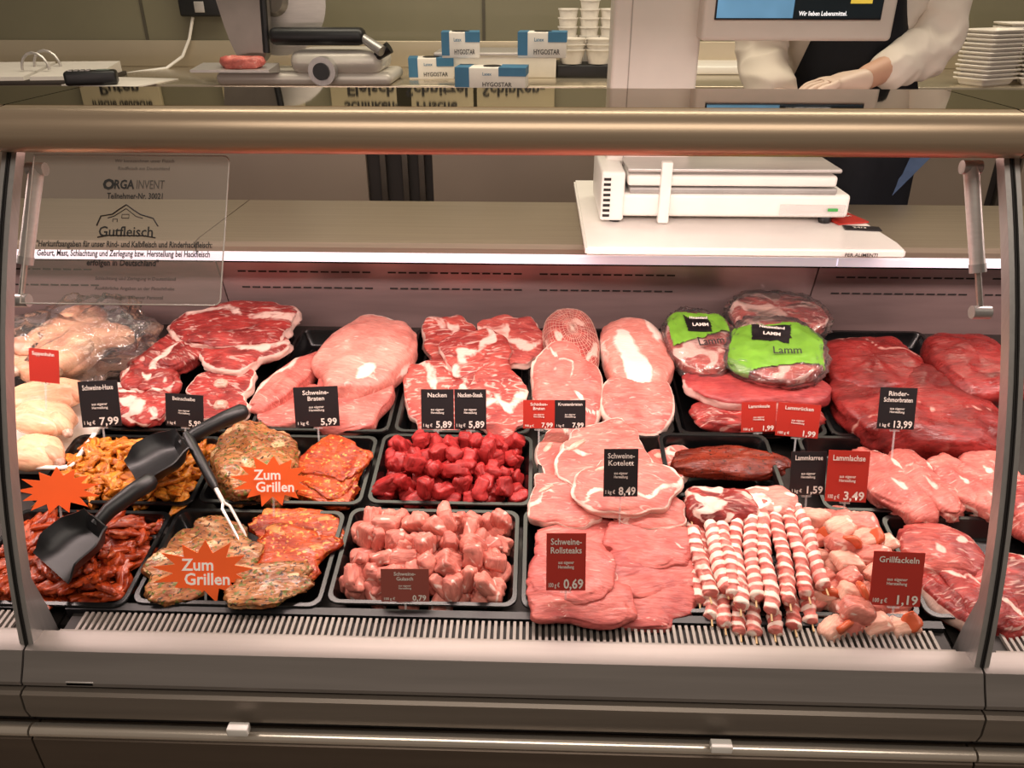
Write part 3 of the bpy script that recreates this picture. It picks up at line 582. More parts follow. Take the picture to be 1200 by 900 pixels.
TG=[((32,408,72,448),.085,cardr,['Suppenhuhn'],'','red tag leaning on bagged poultry',-12),
((98,445,142,500),.025,cardb,['Schweine-Haxe'],'7,99','black 7,99 tag in front of chicken tray and ribs',6),
((193,461,240,500),.02,cardb,['Beinscheibe'],'5,99','black tag in front of the beef shank slices',-8),
((347,452,398,500),.025,cardb,['Schweine-','Braten'],'5,99','black 5,99 tag in front of pale pork haunch',5),
((494,455,532,503),.03,cardb,['Nacken'],'5,89','left one of the twin black tags before neck steaks',0),
((533,455,570,503),.03,cardb,['Nacken-Steak'],'5,89','right one of the twin black tags before neck steaks',0),
((613,468,650,502),.04,cardr,['Schinken-','Braten'],'7,99','red tag next to black tag before the ham cut',0),
((650,468,686,502),.04,cardb,['Krustenbraten'],'7,99','black 7,99 tag right of red tag before ham cut',0),
((868,470,909,506),.02,cardr,['Lammkeule'],'1,99','left red tag before the dark slabs in back row',3),
((909,472,957,512),.015,cardr,['Lammrücken'],'1,99','right red tag before the dark slabs in back row',-10),
((1028,453,1070,503),.07,cardb,['Rinder-','Schmorbraten'],'13,99','black 13,99 tag on the large beef joint',-4),
((707,525,747,582),.055,cardb,['Schweine-','Kotelett'],'8,49','black 8,49 tag on the pork chops',0),
((925,528,966,580),.012,cardb,['Lammkarree'],'1,59','black 1,59 tag right of the dark glazed lamb',0),
((967,527,1014,588),.015,cardr,['Lammlachse'],'3,49','red 3,49 tag between black tag and pink fillets',-4),
((640,625,686,692),.035,cardr,['Schweine-','Rollsteaks'],'0,69','red 0,69 tag on the flat pork steaks',0),
((447,667,503,705),.006,cardp,['Schweine-','Gulasch'],'0,79','faded red tag in front of the pork cubes',0),
((1019,647,1077,710),.022,cardr,['Grillfackeln'],'1,19','red 1,19 tag on the shashlik',-4)]
for b,h,m,l,p,lab,rz in TG: price(b,h,m,l,p,lab,rz,unit='1 kg €' if m is cardb else '100 g €')
def star(b,h,words,label,rz=0):
    x0,y0,x1,y1=b; P,t=onT((x0+x1)/2,(y0+y1)/2,h); W=(x1-x0)*t/F; d=ray((x0+x1)/2,(y0+y1)/2); dep=math.atan2(-d.z,d.y); H=(y1-y0)*t/F/math.cos(dep-R(25))
    T=thing('star_sign',label,'sign',P,(-R(25),0,R(1.8+rz)),'orange grill star signs')
    bm=bmesh.new(); n=13; rd=random.Random(int(x0)); pts=[]
    for k in range(2*n):
        a=2*math.pi*k/(2*n)+.1; q=(rd.uniform(.98,1.15) if k%2==0 else .66)
        pts.append((q*W/2*math.cos(a),q*H/2*math.sin(a)))
    polyz(bm,pts,0,.001); bmesh.ops.rotate(bm,verts=bm.verts[:],cent=(0,0,0),matrix=Matrix.Rotation(math.pi/2,3,'X')); c_=obj('star_card',bm,orange,T,smooth=False)
    for i,s in enumerate(words): text(c_,s,W*(-.07+.1*i),H*(.12-.25*i),H*.29,inks,W*.56,y=-.0025,bold=.022)
    bm=bmesh.new(); box(bm,-.0015,.0015,.001,.003,-H*.75,0); obj('spike_holder',bm,clearm,T,smooth=False)
star((184,637,296,702),.025,['Zum','Grillen'],'orange star sign lettered Zum Grillen on the front row steaks')
star((274,535,366,591),.075,['Zum','Grillen'],'orange star sign lettered Zum Grillen on the second row crusted roast')
star((26,549,110,600),.045,[],'plain orange star sign at far left between marinated strips trays',10)
# ---------- scoops & fork
def scoop(pc,ph,h0,h1,w,label,blf=.62):
    A=on(*pc,h0); B=on(*ph,h1); d=(B-A); d.z=0; L=d.length; ang=math.atan2(d.y,d.x)
    T=thing('scoop',label,'scoop',A,(0,-math.atan2(B.z-A.z,L),ang),'black plastic scoops')
    bm=bmesh.new(); n=14; bl=L*blf; m_=12; G=[]
    for i in range(m_+1):
        u=i/m_; x=-bl/2+bl*u; ww=w/2*(1-.35*sm(.6,1,u)); row=[]
        for k in range(n+1):
            s=-1+2*k/n; yy=ww*sp(s,.8); zz=.030*abs(s)**3.5*(.35+.65*sm(0,.3,u))+.030*sm(.8,1,u)*(1-abs(s)**2)
            row.append(bm.verts.new((x,yy,zz)))
        G.append(row)
    for a,b in zip(G,G[1:]):
        for k in range(n): bm.faces.new((a[k],a[k+1],b[k+1],b[k]))
    bmesh.ops.recalc_face_normals(bm,faces=bm.faces[:]); bmesh.ops.solidify(bm,geom=bm.faces[:],thickness=.0025)
    obj('bowl',bm,blkm,T)
    bm=bmesh.new(); tube(bm,[(bl/2-.006,0,.018),(bl/2+.02,0,.024),(L*.8,0,.022),(L,0,.018),(L+.008,0,.016)],[.010,.012,.014,.0145,.009],14); obj('handle',bm,blkm,T)
scoop((95,645),(186,570),.032,.058,.11,'black plastic scoop lying on the red marinated strips',.66)
scoop((192,546),(292,490),.035,.06,.12,'black plastic scoop lying beside yellow marinated strips',.62)
A=on(218,508,.075); B=on(283,628,.022); T=thing('meat_fork','two pronged meat fork with black handle across the front tray','fork',A,(0,0,0)); d=B-A
bm=bmesh.new(); tube(bm,[A,A+d*.08,A+d*.5,A+d*.56],[.006,.0085,.0075,.005],12); obj('handle',bm,blkm,T,world=True)
s=d.cross(Vector((0,0,1))).normalized(); bm=bmesh.new(); tube(bm,[A+d*.55,A+d*.70],.0035,8)
for k in (-1,1): tube(bm,[A+d*.69,A+d*.74+s*.006*k,A+d*.98+s*.006*k,A+d*1.02+s*.006*k],[.0024,.0024,.002,.0006],8)
obj('prongs',bm,pm('bright_steel','#e8e2dc',.3,.4,.03),T,world=True)
# ---------- scale on service shelf
SZ=1.058
a=hZ(686,291,SZ+.016); b=hZ(1058,291,SZ+.016); c=hZ(688,212,SZ+.016)
bd=bmesh.new(); polyz(bd,[(a.x,a.y),(b.x+.0,a.y),(b.x+.0,a.y+.05),(b.x-.03,c.y),(a.x,c.y)],SZ+.001,SZ+.018)
bmesh.ops.bevel(bd,geom=bd.edges[:],offset=.004,segments=2,affect='EDGES')
T=thing('cutting_board','thick white board under the scale on service shelf','board',((a.x+b.x)/2,a.y,SZ)); cb=obj('slab',bd,wht,T,world=True)
tx=hY(1010,294,a.y-.002); text(cb,'PER ALIMENTI',tx.x-T.location.x,.009,.010,inkk,.06,y=-.0035)
bz=SZ+.019; fl=hZ(704,261,bz); fr=hZ(978,252,bz); fy=fl.y
T=thing('counter_scale','white shop scale with customer display on the service shelf','scale',((fl.x+fr.x)/2,fy+.1,bz))
def P(n,bm,m,par=None,**k): return obj(n,bm,m,par or T,world=True,**k)
w0,w1=fl.x,fr.x
bm=bmesh.new(); box(bm,w0,w1,fy+.004,fy+.24,bz+.012,bz+.060,.008); bd_=P('body',bm,wht)
bm=bmesh.new(); box(bm,w0-.003,w0+.045,fy-.004,fy+.24,bz+.005,bz+.105,.006); sh_=P('side_housing',bm,wht)
for k in range(8):
    bm=bmesh.new(); box(bm,w0+.002,w0+.016,fy-.006,fy-.003,bz+.014+k*.0105,bz+.019+k*.0105); P('vent_louvre',bm,darkgap,sh_,smooth=False)
bm=bmesh.new(); box(bm,w0+.055,w1-.03,fy+.004,fy+.24,bz+.060,bz+.072,.003); P('load_frame',bm,pm('grey_frame','#a39f9b',.4,.3))
bm=bmesh.new(); box(bm,w0+.05,w1-.035,fy-.002,fy+.25,bz+.076,bz+.098,.006); P('weighing_frame',bm,wht)
bm=bmesh.new(); box(bm,w0+.048,w1-.03,fy-.004,fy+.25,bz+.104,bz+.112,.003); P('weighing_plate',bm,steelp)
bm=bmesh.new(); box(bm,w0+.115,w0+.137,fy-.010,fy+.01,bz+.002,bz+.125,.003); P('front_post',bm,wht)
for xx in (w0+.03,w1-.04):
    bm=bmesh.new(); lathe(bm,[(.012,0),(.014,.006),(.012,.013)],(xx,fy+.02,bz),16); P('foot',bm,blkm)
bm=bmesh.new(); box(bm,w1-.14,w1-.01,fy-.002,fy+.004,bz+.018,bz+.040); ch=P('card_holder',bm,clearm,smooth=False)
bm=bmesh.new(); box(bm,w1-.045,w1-.025,fy-.0035,fy-.002,bz+.028,bz+.034); P('green_mark',bm,pm('green_mark','#3f9a4a',.4),ch,smooth=False)
cy=1.72; cl=hY(717,60,cy); cr_=hY(820,60,cy)
bm=bmesh.new(); box(bm,cl.x,cr_.x,cy,cy+.09,bz+.0,1.95,.008); co=P('column',bm,pm('column_cream','#dcd5cb',.4,0,.03))
bm=bmesh.new(); box(bm,cl.x+.035,cl.x+.037,cy-.0015,cy+.002,1.1,1.95); P('column_seam',bm,pm('seam_grey','#a8a198',.5),co,smooth=False)
dl=hY(821,48,cy-.05); dr=hY(1044,48,cy-.05)
bm=bmesh.new(); box(bm,dl.x,dr.x,cy-.05,cy+.03,dl.z,dl.z+.26,.008); dc=P('display_case',bm,MATS['column_cream'])
sl=hY(839,21,cy-.051); s2=hY(1030,21,cy-.051)
bm=bmesh.new(); box(bm,sl.x-.003,s2.x+.003,cy-.053,cy-.049,sl.z-.003,sl.z+.19); P('screen_bezel',bm,cardb,dc,smooth=False)
bm=bmesh.new(); box(bm,sl.x,s2.x,cy-.055,cy-.0525,sl.z,sl.z+.187); P('screen',bm,pm('screen_blue','#5b87a6',.3,0,.5,5,emit=.7),dc,smooth=False)
xm=(sl.x+s2.x)/2
bm=bmesh.new(); box(bm,xm-.01,s2.x,cy-.0565,cy-.0552,sl.z,sl.z+.187); P('dark_screen_area',bm,pm('screen_dark','#16262f',.3,0,.2),dc,smooth=False)
bm=bmesh.new(); box(bm,s2.x-.06,s2.x-.02,cy-.058,cy-.0567,sl.z+.025,sl.z+.06); P('screen_badge',bm,pm('badge_yellow','#e0c34a',.4,0,.1,emit=.5),dc,smooth=False)
text(T,'Wir lieben Lebensmittel.',xm+.045-T.location.x,sl.z+.008-bz,.011,pm('screen_white','#ffffff',.5,0,.0,emit=.8),.09,y=cy-.058-T.location.y)
p=hZ(1008,262,bz); T=thing('leaflet','small red leaflet lying on white board right of scale','leaflet',p,(0,0,R(15)))
bm=bmesh.new(); box(bm,-.05,.02,0,.085,.0,.003); lf=obj('sheet',bm,cardr,T,smooth=False)
text(lf,'Angebot',-.015,0,.018,inkw,.05,y=0,pre=Matrix.Translation((0,.05,.0035)))
p=hZ(1010,268,bz); bm=bmesh.new(); box(bm,-.035,.035,-.014,.014,0,.002); T=tag(obj('name_card',bm,cardb,loc=p,rot=(0,0,R(-8)),smooth=False),'small black card on the front right of white board','card')
text(T,'24/3',-.005,0,.015,inkw,None,y=0,pre=Matrix.Translation((0,0,.0025)))
# ---------- back room
WY=3.5; BZ=1.206
def struct(n,bm,m): o=obj(n,bm,m,smooth=False); o['kind']='structure'; return o
bm=bmesh.new(); box(bm,-4,5,WY,WY+.1,0,3); struct('wall_back',bm,pm('olive_wall','#79745f',.45,.1,.05,3))
for i,xx in enumerate((-1.62,-.23,1.2)):
    bm=bmesh.new(); box(bm,xx,xx+.012,WY-.004,WY+.01,1.3,3); struct('trim_%d'%(i+1),bm,pm('wall_joint','#4b463a',.5))
bm=bmesh.new(); box(bm,-4,5,-2,1.75,-.1,0); struct('floor',bm,pm('tile_floor','#7f786f',.4,0,.15,4))
bm=bmesh.new(); box(bm,-4,5,1.86,3.55,.1,.2); struct('floor_staff',bm,pm('staff_floor','#7a5a48',.5,0,.1,4))
T=thing('back_worktop','long stainless worktop along the back wall','worktop',(0,3.1,BZ))
bm=bmesh.new(); box(bm,-3.5,4.5,2.85,3.49,BZ-.04,BZ,.004); obj('worktop_slab',bm,pm('worktop_steel','#c4b8a2',.25,.7,.06,3),T,world=True)
bm=bmesh.new(); box(bm,-3.5,4.5,3.475,3.495,BZ,BZ+.10,.003); obj('backsplash',bm,pm('backsplash_steel','#c2b59e',.35,.5,.05,3),T,world=True)
T2=thing('base_cabinet','grey back room cabinets below the stainless worktop','cabinet',(0,3.1,.2))
bm=bmesh.new(); box(bm,-3.5,4.5,2.92,3.48,.2,BZ-.042); obj('body',bm,pm('cabinet_dark','#2c2723',.5),T2,world=True)
for i,(xa,xb) in enumerate(((-2.6,-.62),(-.38,1.62),(1.72,3.4))):
    bm=bmesh.new(); box(bm,xa,xb,2.895,2.918,.3,BZ-.06,.003); dd=obj('door',bm,pm('cabinet_door','#97897a',.4,.3,.05,3),T2,world=True)
    bm=bmesh.new(); box(bm,xa+.1,xb-.1,2.888,2.8955,BZ-.12,BZ-.10,.003); obj('handle',bm,alu,dd,world=True)
for xa in (-.57,-.49,-.43,1.655):
    bm=bmesh.new(); box(bm,xa,xa+.022,2.89,2.917,.3,BZ-.06,.002); obj('upright_rail',bm,pm('dark_rail','#5b544c',.35,.7),T2,world=True)
for i,(px,s1,s2_) in enumerate(((122,'frische deutsche','Puten'),(296,'','Gutfleisch'),(428,'Schinken-','Fleisch'),(508,'Frische','Schnitzel'),(602,'','Schinken-'))):
    p=hY(px,20,WY-.03); T=thing('wall_sign','tan wall sign board reading '+(s2_+' '+s1).strip()+(' alone' if i==4 else ''),'sign',(p.x,WY-.03,1.66))
    bm=bmesh.new(); box(bm,-.17,.17,0,.02,-.08,.10,.002); c_=obj('board',bm,pm('sign_board','#a3977a',.5,0,.03,emit=.06),T)
    if s1: text(c_,s1,0,.05,.06,inkk,.26,y=-.002,bold=.03)
    text(c_,s2_,0,-.02,.075,inkk,.26,y=-.002,bold=.03)
p=hY(237,8,WY-.03); T=thing('wall_dispenser','small black box mounted on back wall above the cable','wall box',p)
bm=bmesh.new(); box(bm,-.085,.085,-.03,.03,-.035,.12,.008); hs=obj('housing',bm,blkm,T)
bm=bmesh.new(); box(bm,-.02,.02,-.034,-.03,-.02,.02,.002); obj('button_plate',bm,steelp,hs)
pp=[hY(x,y,Y) for x,y,Y in ((226,20,3.46),(222,45,3.46),(214,66,3.44),(195,80,3.38),(165,84,3.3),(140,88,3.2))]
bm=bmesh.new(); tube(bm,pp,.006,8); tag(obj('cable',bm,wht),'white cable hanging from the black wall box','cable')
p=hZ(38,99,BZ); T=thing('ring_binder','open ring binder with white pages on left of back worktop','binder',(p.x,p.y,BZ),(0,0,R(8)))
bm=bmesh.new(); box(bm,-.26,.22,-.02,.30,0,.014,.003); obj('cover',bm,pm('binder_cover','#3a332c',.5),T)
for k,(xa,xb) in enumerate(((-.25,-.02),(0,.21))):
    bm=bmesh.new(); prism(bm,[(-.01,.014),(-.01,.026),(.28,.05),(.28,.014)],xa,xb); obj('page_stack',bm,foam,T)
for yy in (.08,.18):
    bm=bmesh.new(); tube(bm,[(.045*math.cos(a)-.01,yy,.04+.055*math.sin(a)) for a in [math.pi*k/8 for k in range(9)]],.005,6); obj('ring',bm,steelp,T)
p=hZ(125,101,BZ); bm=bmesh.new(); box(bm,-.15,.13,-.03,.22,0,.004); tag(obj('paper_sheet',bm,foam,loc=(p.x,p.y,BZ+.001),rot=(0,0,R(-10)),smooth=False),'loose white paper sheet under the black phone','paper')
p=hZ(108,94,BZ+.02); T=thing('phone','black cordless phone lying on the paper sheet','phone',(p.x,p.y,BZ+.006),(0,0,R(20)))
bm=bmesh.new(); box(bm,-.08,.08,-.032,.032,0,.045,.01); bb=obj('body',bm,blkm,T)
bm=bmesh.new(); box(bm,.02,.06,-.015,.015,.0445,.047,.001); obj('display',bm,pm('phone_display','#6f7a70',.3),bb)
for i in range(4):
    for j in range(3):
        bm=bmesh.new(); box(bm,-.065+i*.018,-.053+i*.018,-.018+j*.013,-.008+j*.013,.0445,.0475); obj('key',bm,alu,bb,smooth=False)
# slicer
p=hZ(385,103,BZ); T=thing('meat_slicer','steel meat slicer with black pusher on back worktop','slicer',(p.x,p.y+.02,BZ))
grey=pm('slicer_grey','#827b73',.3,.6,.08)
bm=bmesh.new(); box(bm,-.40,.20,.04,.32,.0,.04,.018); obj('base',bm,pm('slicer_white','#cfc8be',.35,.2,.03),T)
bm=bmesh.new(); box(bm,-.14,.17,.03,.28,.035,.11,.034); obj('motor_housing',bm,MATS['slicer_white'],T)
bm=bmesh.new(); n_=24; A_=[];B_=[]
for k in range(n_):
    t=2*math.pi*k/n_; x=sp(math.cos(t),.5); z=sp(math.sin(t),.5); wd=.06+.055*(z+1)/2
    A_.append(bm.verts.new((-.30+x*wd-.02*z,.09+.0,.33+z*.27))); B_.append(bm.verts.new((-.30+x*wd*.92-.02*z,.17,.33+z*.265)))
for k in range(n_): bm.faces.new((A_[k],A_[(k+1)%n_],B_[(k+1)%n_],B_[k]))
bm.faces.new(A_); bm.faces.new(B_[::-1])
tp=obj('feed_guard',bm,grey,T)
bm=bmesh.new(); tube(bm,[(-.225,.082,.10),(-.215,.082,.25),(-.20,.082,.40),(-.19,.082,.58)],.012,8); obj('guard_edge',bm,blkm,tp)
bm=bmesh.new(); lathe(bm,[(.175,0),(.18,.004),(.15,.012),(.06,.018)],(0,0,0),48); bmesh.ops.rotate(bm,verts=bm.verts[:],cent=(0,0,0),matrix=Matrix.Rotation(R(90),3,'X')); bl_=obj('blade',bm,steelp,T,loc=(-.22,.22,.26))
bm=bmesh.new(); lathe(bm,[(.055,0),(.04,.02)],(0,0,0),24); bmesh.ops.rotate(bm,verts=bm.verts[:],cent=(0,0,0),matrix=Matrix.Rotation(R(90),3,'X')); obj('blade_hub',bm,grey,bl_,loc=(0,-.018,0))
bm=bmesh.new(); prism(bm,[(.06,.04),(-.06,.05),(-.06,.058),(.06,.07)],-.44,-.18); obj('carriage_tray',bm,steelp,T)
bm=bmesh.new(); box(bm,-.20,.12,.03,.10,.125,.18,.022); obj('pusher',bm,blkm,T)
bm=bmesh.new(); tube(bm,[(.10,.06,.155),(.18,.02,.11)],[.014,.018],12); obj('pusher_arm',bm,alu,T)
bm=bmesh.new(); tube(bm,[(-.02,-.012,.05),(-.02,.03,.05)],.045,24); dk=obj('dial_knob',bm,alu,T)
bm=bmesh.new(); tube(bm,[(-.02,-.022,.05),(-.02,-.01,.05)],.027,24); obj('dial_cap',bm,blkm,dk)
bm=bmesh.new(); tube(bm,[(.12,.06,.07),(.20,.05,.12)],[.012,.02],12); obj('lever',bm,blkm,T)
o=sub(None,'meat_offcut',(p.x-.28,p.y+.0,BZ+.078),(.07,.035,.02),pork,71,res=(30,14),out=.2,bump=.1); tag(o,'small pink meat offcut on the slicer carriage','meat')
# glove boxes
blue=pm('box_blue','#3a7396',.5)
def gbox(px,py,w,d,h,rz,label,z=BZ):
    p=hZ(px,py,z); T=thing('glove_box',label,'box',(p.x,p.y+d/2,z),(0,0,R(rz)),'disposable glove boxes')
    bm=bmesh.new(); box(bm,-w/2,w/2,-d/2,d/2,0,h,.002); ct=obj('carton',bm,foam,T)
    bm=bmesh.new(); box(bm,-w/2-.001,-w*.30,-d/2-.001,d/2+.001,h*.1,h+.001); obj('blue_side_panel',bm,blue,ct,smooth=False)
    bm=bmesh.new(); box(bm,w*.12,w/2+.001,-d/2-.001,d/2+.001,h*.62,h+.001); obj('blue_corner_band',bm,blue,ct,smooth=False)
    bm=bmesh.new(); lathe(bm,[(.03,0),(.03,.0015)],(0,0,h+.001),16); obj('dispensing_slot',bm,blkm,ct)
    text(ct,'HYGOSTAR',w*.1,h*.24,h*.28,inkk,w*.54,y=-d/2-.002); text(ct,'Latex',-.01,h*.72,h*.2,blue,w*.2,y=-d/2-.002)
    return T
gbox(504,93,.16,.11,.07,6,'white and blue glove box at left of the box group')
gbox(576,105,.23,.12,.066,-4,'white and blue glove box lying foremost in the group')
p0=hZ(600,92,BZ); o=thing('storage_crate','low white crate carrying glove boxes on back worktop','crate',(p0.x,p0.y+.02,BZ))
bm=bmesh.new(); box(bm,-.28,.16,0,.25,0,.085,.004); cr0=obj('body',bm,foam,o)
bm=bmesh.new(); box(bm,-.285,.165,-.004,.254,.072,.086,.004); obj('rim',bm,steelp,cr0)
gbox(539,68,.125,.11,.078,4,'upright white and blue glove box on the crate, left',BZ+.088)
gbox(636,68,.16,.11,.078,-3,'upright white and blue glove box on the crate, right',BZ+.088)
p=hZ(688,92,BZ); bm=bmesh.new(); box(bm,-.11,.11,-.02,.2,0,.045,.006); T=tag(obj('plastic_tray',bm,blkm,loc=(p.x,p.y+.03,BZ)),'black plastic tray under the white tubs beside the boxes','tray')
def cup_bm(r,h):
    bm=bmesh.new(); lathe(bm,[(r*.75,0),(r*.97,h*.9),(r*1.06,h*.92),(r*1.06,h),(r*.95,h),(r*.7,h*.06)],seg=20); return bm
cup=None
for i,(px,nb) in enumerate(((664,5),(688,6),(711,5))):
    q=hZ(px,70,BZ+.047)
    for k in range(nb):
        lab='white plastic cup in the %s stack on the black tray'%('left','middle','right')[i]
        loc=(q.x,p.y+.15,BZ+.047+k*.03)
        if cup is None: cup=obj('plastic_cup',cup_bm(.036,.06),foam,loc=loc); tag(cup,lab,'cup',lab.replace('white plastic cup in','cups of'))
        else: dup(cup,loc=loc,label=lab,group=lab.replace('white plastic cup in','cups of'))
for i,px in enumerate((672,704)):
    q=hZ(px,80,BZ+.045)
    for k in range(3):
        lab='white food tub in %s front stack below the cups'%('left','right')[i]
        o=obj('food_tub',cup_bm(.048,.05),foam,loc=(q.x,p.y+.045,BZ+.047+k*.018)); tag(o,lab,'tub',lab.replace('white food tub in','tubs of'))
def ftray(): return tray_bm(.18,.13,.026,.008,.014)
ft=None
for i,(px,py,nb,rz) in enumerate(((1142,103,12,28),(1176,98,13,0),(1212,103,11,-20),(1242,100,12,0))):
    q=hY(px,py,2.93+.17*(i%2))
    for k in range(nb):
        lab='white foam meat tray in the %s stack behind the person'%('first','second','third','fourth')[i]; loc=(q.x+.03+random.uniform(-.005,.005),q.y,BZ+.026+k*.0135)
        if ft is None: ft=obj('foam_tray',ftray(),foam,loc=loc,rot=(0,0,R(rz)),ang=20); tag(ft,lab,'foam tray','foam trays, stack one')
        else: dup(ft,loc=loc,rot=(0,0,R(rz)),label=lab,group='foam trays, stack '+('one','two','three','four')[i])
p=hZ(850,88,BZ); bm=bmesh.new(); box(bm,-.14,.2,0,.3,0,.03,.006); tag(obj('chopping_board',bm,wht,loc=(p.x,p.y,BZ+.001)),'white chopping board left of the person on back worktop','board')
# ---------- person
def skin(name,V,E,rad,mat,parent,root=0,sub_=2,crease=0):
    bm=bmesh.new(); ly=bm.verts.layers.skin.verify(); vs=[]
    for i,v in enumerate(V):
        x=bm.verts.new(v); r=rad[i]; x[ly].radius=(r,r) if not isinstance(r,tuple) else r; x[ly].use_root=(i==root); vs.append(x)
    for a,b in E: bm.edges.new((vs[a],vs[b]))
    me=bpy.data.meshes.new('s'); bm.to_mesh(me); bm.free(); o=bpy.data.objects.new('s',me); COL.objects.link(o)
    o.modifiers.new('k','SKIN'); m=o.modifiers.new('u','SUBSURF'); m.levels=sub_; m.render_levels=sub_
    bpy.context.view_layer.update(); m2=bpy.data.meshes.new_from_object(o.evaluated_get(bpy.context.evaluated_depsgraph_get())); bpy.data.objects.remove(o)
    if crease:
        ns=[v.normal.copy() for v in m2.vertices]
        for v,n_ in zip(m2.vertices,ns):
            c=v.co.copy(); f1=noise.noise(Vector((c.x*7+c.z*6,c.y*7,c.z*14-c.x*8))); f2=1-2*abs(noise.noise(Vector((c.x*11+c.z*14,c.y*10,c.z*18-c.x*12))))
            v.co=c+n_*(crease*f1+crease*.7*f2)
    m2.name=name; m2.shade_smooth(); return finish(name,m2,mat,parent,True,None,None)
PX,PY=.76,2.14; FZ=.2
T=thing('person','person in white shirt and dark apron working behind the scale, hands together','person',(PX,PY,FZ))
skm=pm('skin','#c99c82',.5,0,.05); shirt=pm('white_shirt','#e0d5c8',.8,0,.04,6,bump=.3); apr=pm('dark_apron','#1c1e26',.7,0,.1); jean=pm('blue_jeans','#4b5f80',.8,0,.15,40)
eR=hY(1096,54,2.06); wR=hY(1006,95,1.84); hR=hY(950,101,1.80)
eL=hY(888,74,2.08); wL=hY(915,116,1.88); hL=hY(955,116,1.84)
sR=Vector((PX+.19,PY,FZ+1.42)); sL=Vector((PX-.19,PY,FZ+1.42))
V=[(PX,PY,FZ+.92),(PX,PY,FZ+1.08),(PX,PY+.0,FZ+1.28),(PX,PY,FZ+1.42),(PX,PY-.01,FZ+1.50),(PX,PY-.02,FZ+1.60),(PX,PY-.03,FZ+1.70),
 sR,eR,wR,sL,eL,wL,(PX+.09,PY,FZ+.85),(PX+.10,PY-.01,FZ+.48),(PX+.10,PY+.02,FZ+.08),(PX+.10,PY-.12,FZ+.04),(PX-.09,PY,FZ+.85),(PX-.10,PY-.01,FZ+.48),(PX-.10,PY+.02,FZ+.08),(PX-.10,PY-.12,FZ+.04)]
E=[(0,1),(1,2),(2,3),(3,4),(4,5),(5,6),(3,7),(7,8),(8,9),(3,10),(10,11),(11,12),(0,13),(13,14),(14,15),(15,16),(0,17),(17,18),(18,19),(19,20)]
rad=[.13,.12,.13,.11,.052,.085,.075,.055,.040,.026,.055,.038,.024,.08,.055,.04,.035,.08,.055,.04,.035]
skin('body',V,E,rad,skm,T)
skin('shirt',V[:4]+[V[4],sR,eR,wR.lerp(eR,.5),wR.lerp(eR,.24),sL,eL,wL],[(0,1),(1,2),(2,3),(3,4),(3,5),(5,6),(6,7),(7,8),(3,9),(9,10),(10,11)],[.15,.145,.15,.125,.06,.070,.064,.050,.040,.070,.058,.043],shirt,T,sub_=4,crease=.011)
skin('trousers',[V[0],V[13],V[14],V[15],V[17],V[18],V[19]],[(0,1),(1,2),(2,3),(0,4),(4,5),(5,6)],[.145,.095,.075,.06,.095,.075,.06],jean,T)
bm=bmesh.new(); G=[]
for i in range(15):
    z=FZ+.45+i*.06; row=[]; hw=.19 if i<10 else .19-.02*(i-9)
    for k in range(13):
        s=-1+2*k/12; row.append(bm.verts.new((PX+hw*s,PY-.185+.09*s*s+.006*math.sin(s*9+i*.5),z)))
    G.append(row)
for a,b in zip(G,G[1:]):
    for k in range(12): bm.faces.new((a[k],a[k+1],b[k+1],b[k]))
bmesh.ops.solidify(bm,geom=bm.faces[:],thickness=.004); obj('apron',bm,apr,T,world=True)
for sx in (-1,1):
    bm=bmesh.new(); box(bm,PX+.1*sx-.05,PX+.1*sx+.05,PY-.2,PY+.08,FZ+.0,FZ+.09,.03); obj('shoe',bm,blkm,T,world=True)
def hand(w,tip,nm,side):
    ax=(tip-w).normalized(); up=Vector((0,0,1)); lat=ax.cross(up).normalized(); nrm=lat.cross(ax)
    V=[w-ax*.03,w,w+ax*.045,w+ax*.08]; E=[(0,1),(1,2),(2,3)]; rd=[.028,.026,(.032,.018),(.034,.014)]
    for k in range(4):
        o_=(k-1.5)*.020; L=[.062,.072,.068,.052][k]; b0=w+ax*.082+lat*o_; n0=len(V)
        V+= [b0,b0+ax*L*.5-nrm*.004,b0+ax*L*.82-nrm*.018,b0+ax*L*.95-nrm*.032]; rd+=[.0095,.009,.0085,.007]; E+=[(3,n0),(n0,n0+1),(n0+1,n0+2),(n0+2,n0+3)]
    n0=len(V); b0=w+ax*.03+lat*side*.026; V+=[b0,b0+ax*.03+lat*side*.02,b0+ax*.058+lat*side*.022-nrm*.01]; rd+=[.012,.011,.009]; E+=[(2,n0),(n0,n0+1),(n0+1,n0+2)]
    skin('gloved_hand',V,E,rd,pm('glove_latex','#dcc3b0',.45,0,.04),T)
hand(wR,hR,'r',1); hand(wL,hL+Vector((.03,0,-.02)),'l',-1)
hc=Vector((PX,PY-.03,FZ+1.66))
bm=bmesh.new(); bmesh.ops.create_uvsphere(bm,u_segments=24,v_segments=16,radius=1)
for v in bm.verts: v.co=Vector((v.co.x*.082,v.co.y*.095+.02,v.co.z*.10+.035))+hc
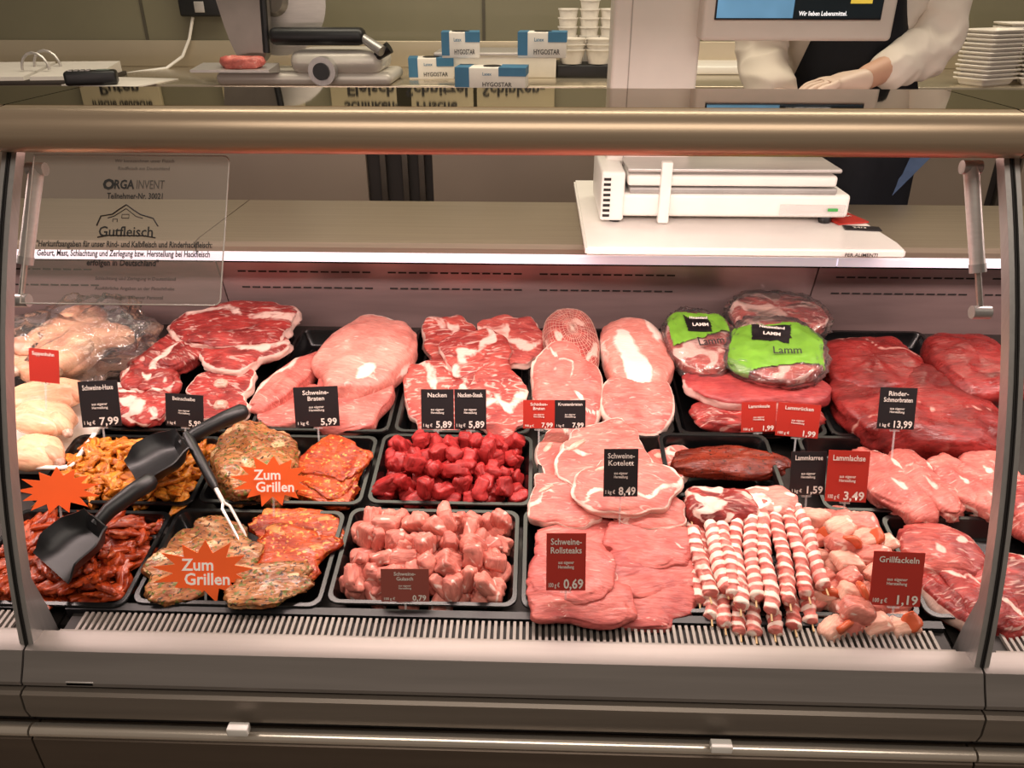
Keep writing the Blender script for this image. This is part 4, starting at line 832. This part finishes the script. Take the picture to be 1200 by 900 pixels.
bmesh.ops.delete(bm,geom=[v for v in bm.verts if v.co.y<hc.y-.02 and v.co.z<hc.z+.07],context='VERTS'); obj('hair',bm,pm('brown_hair','#4b3423',.6,0,.2,60),T,world=True)
for sx in (-1,1):
    bm=bmesh.new(); bmesh.ops.create_uvsphere(bm,u_segments=12,v_segments=8,radius=.012,matrix=Matrix.Translation(hc+Vector((.03*sx,-.075,.005)))); obj('eye',bm,wht,T,world=True)
    bm=bmesh.new(); tube(bm,[hc+Vector((.083*sx,.0,-.02)),hc+Vector((.09*sx,.0,.005)),hc+Vector((.083*sx,.0,.03))],[.006,.012,.008],8); obj('ear',bm,skm,T,world=True)
bm=bmesh.new(); tube(bm,[hc+Vector((0,-.080,.01)),hc+Vector((0,-.098,-.02)),hc+Vector((0,-.085,-.03))],[.007,.012,.008],8); obj('nose',bm,skm,T,world=True)
bm=bmesh.new(); tube(bm,[hc+Vector((-.024,-.076,-.05)),hc+Vector((0,-.084,-.052)),hc+Vector((.024,-.076,-.05))],[.002,.005,.002],8); obj('mouth',bm,pm('lips','#a8605a',.5),T,world=True)
# ---------- lights
def area(n,loc,rot,sx,sy,pw,col):
    l=bpy.data.lights.new(n,'AREA'); l.shape='RECTANGLE'; l.size=sx; l.size_y=sy; l.energy=pw; l.color=col
    o=bpy.data.objects.new(n,l); COL.objects.link(o); o.location=loc; o.rotation_euler=rot; return o
for cx in (-1.3,-.045,1.22):
    area('counter_lamp',(cx,1.12,1.305),(R(14),0,0),1.1,.05,7.8,(1,.80,.74))
area('ceiling_lamp_shop',(.2,-.4,2.9),(R(20),0,0),2.6,.8,30,(1,.88,.76))
area('ceiling_lamp_back',(.3,2.55,2.9),(0,0,0),3.5,.7,56,(1,.88,.68))
W=bpy.data.worlds.new('world'); SC.world=W; W.use_nodes=True; W.node_tree.nodes['Background'].inputs[0].default_value=(.55,.46,.38,1); W.node_tree.nodes['Background'].inputs[1].default_value=.34
SC.view_settings.view_transform='Standard'; SC.view_settings.look='None'; SC.view_settings.exposure=0
for o in bpy.data.objects:
    if 'dims' in o: del o['dims']
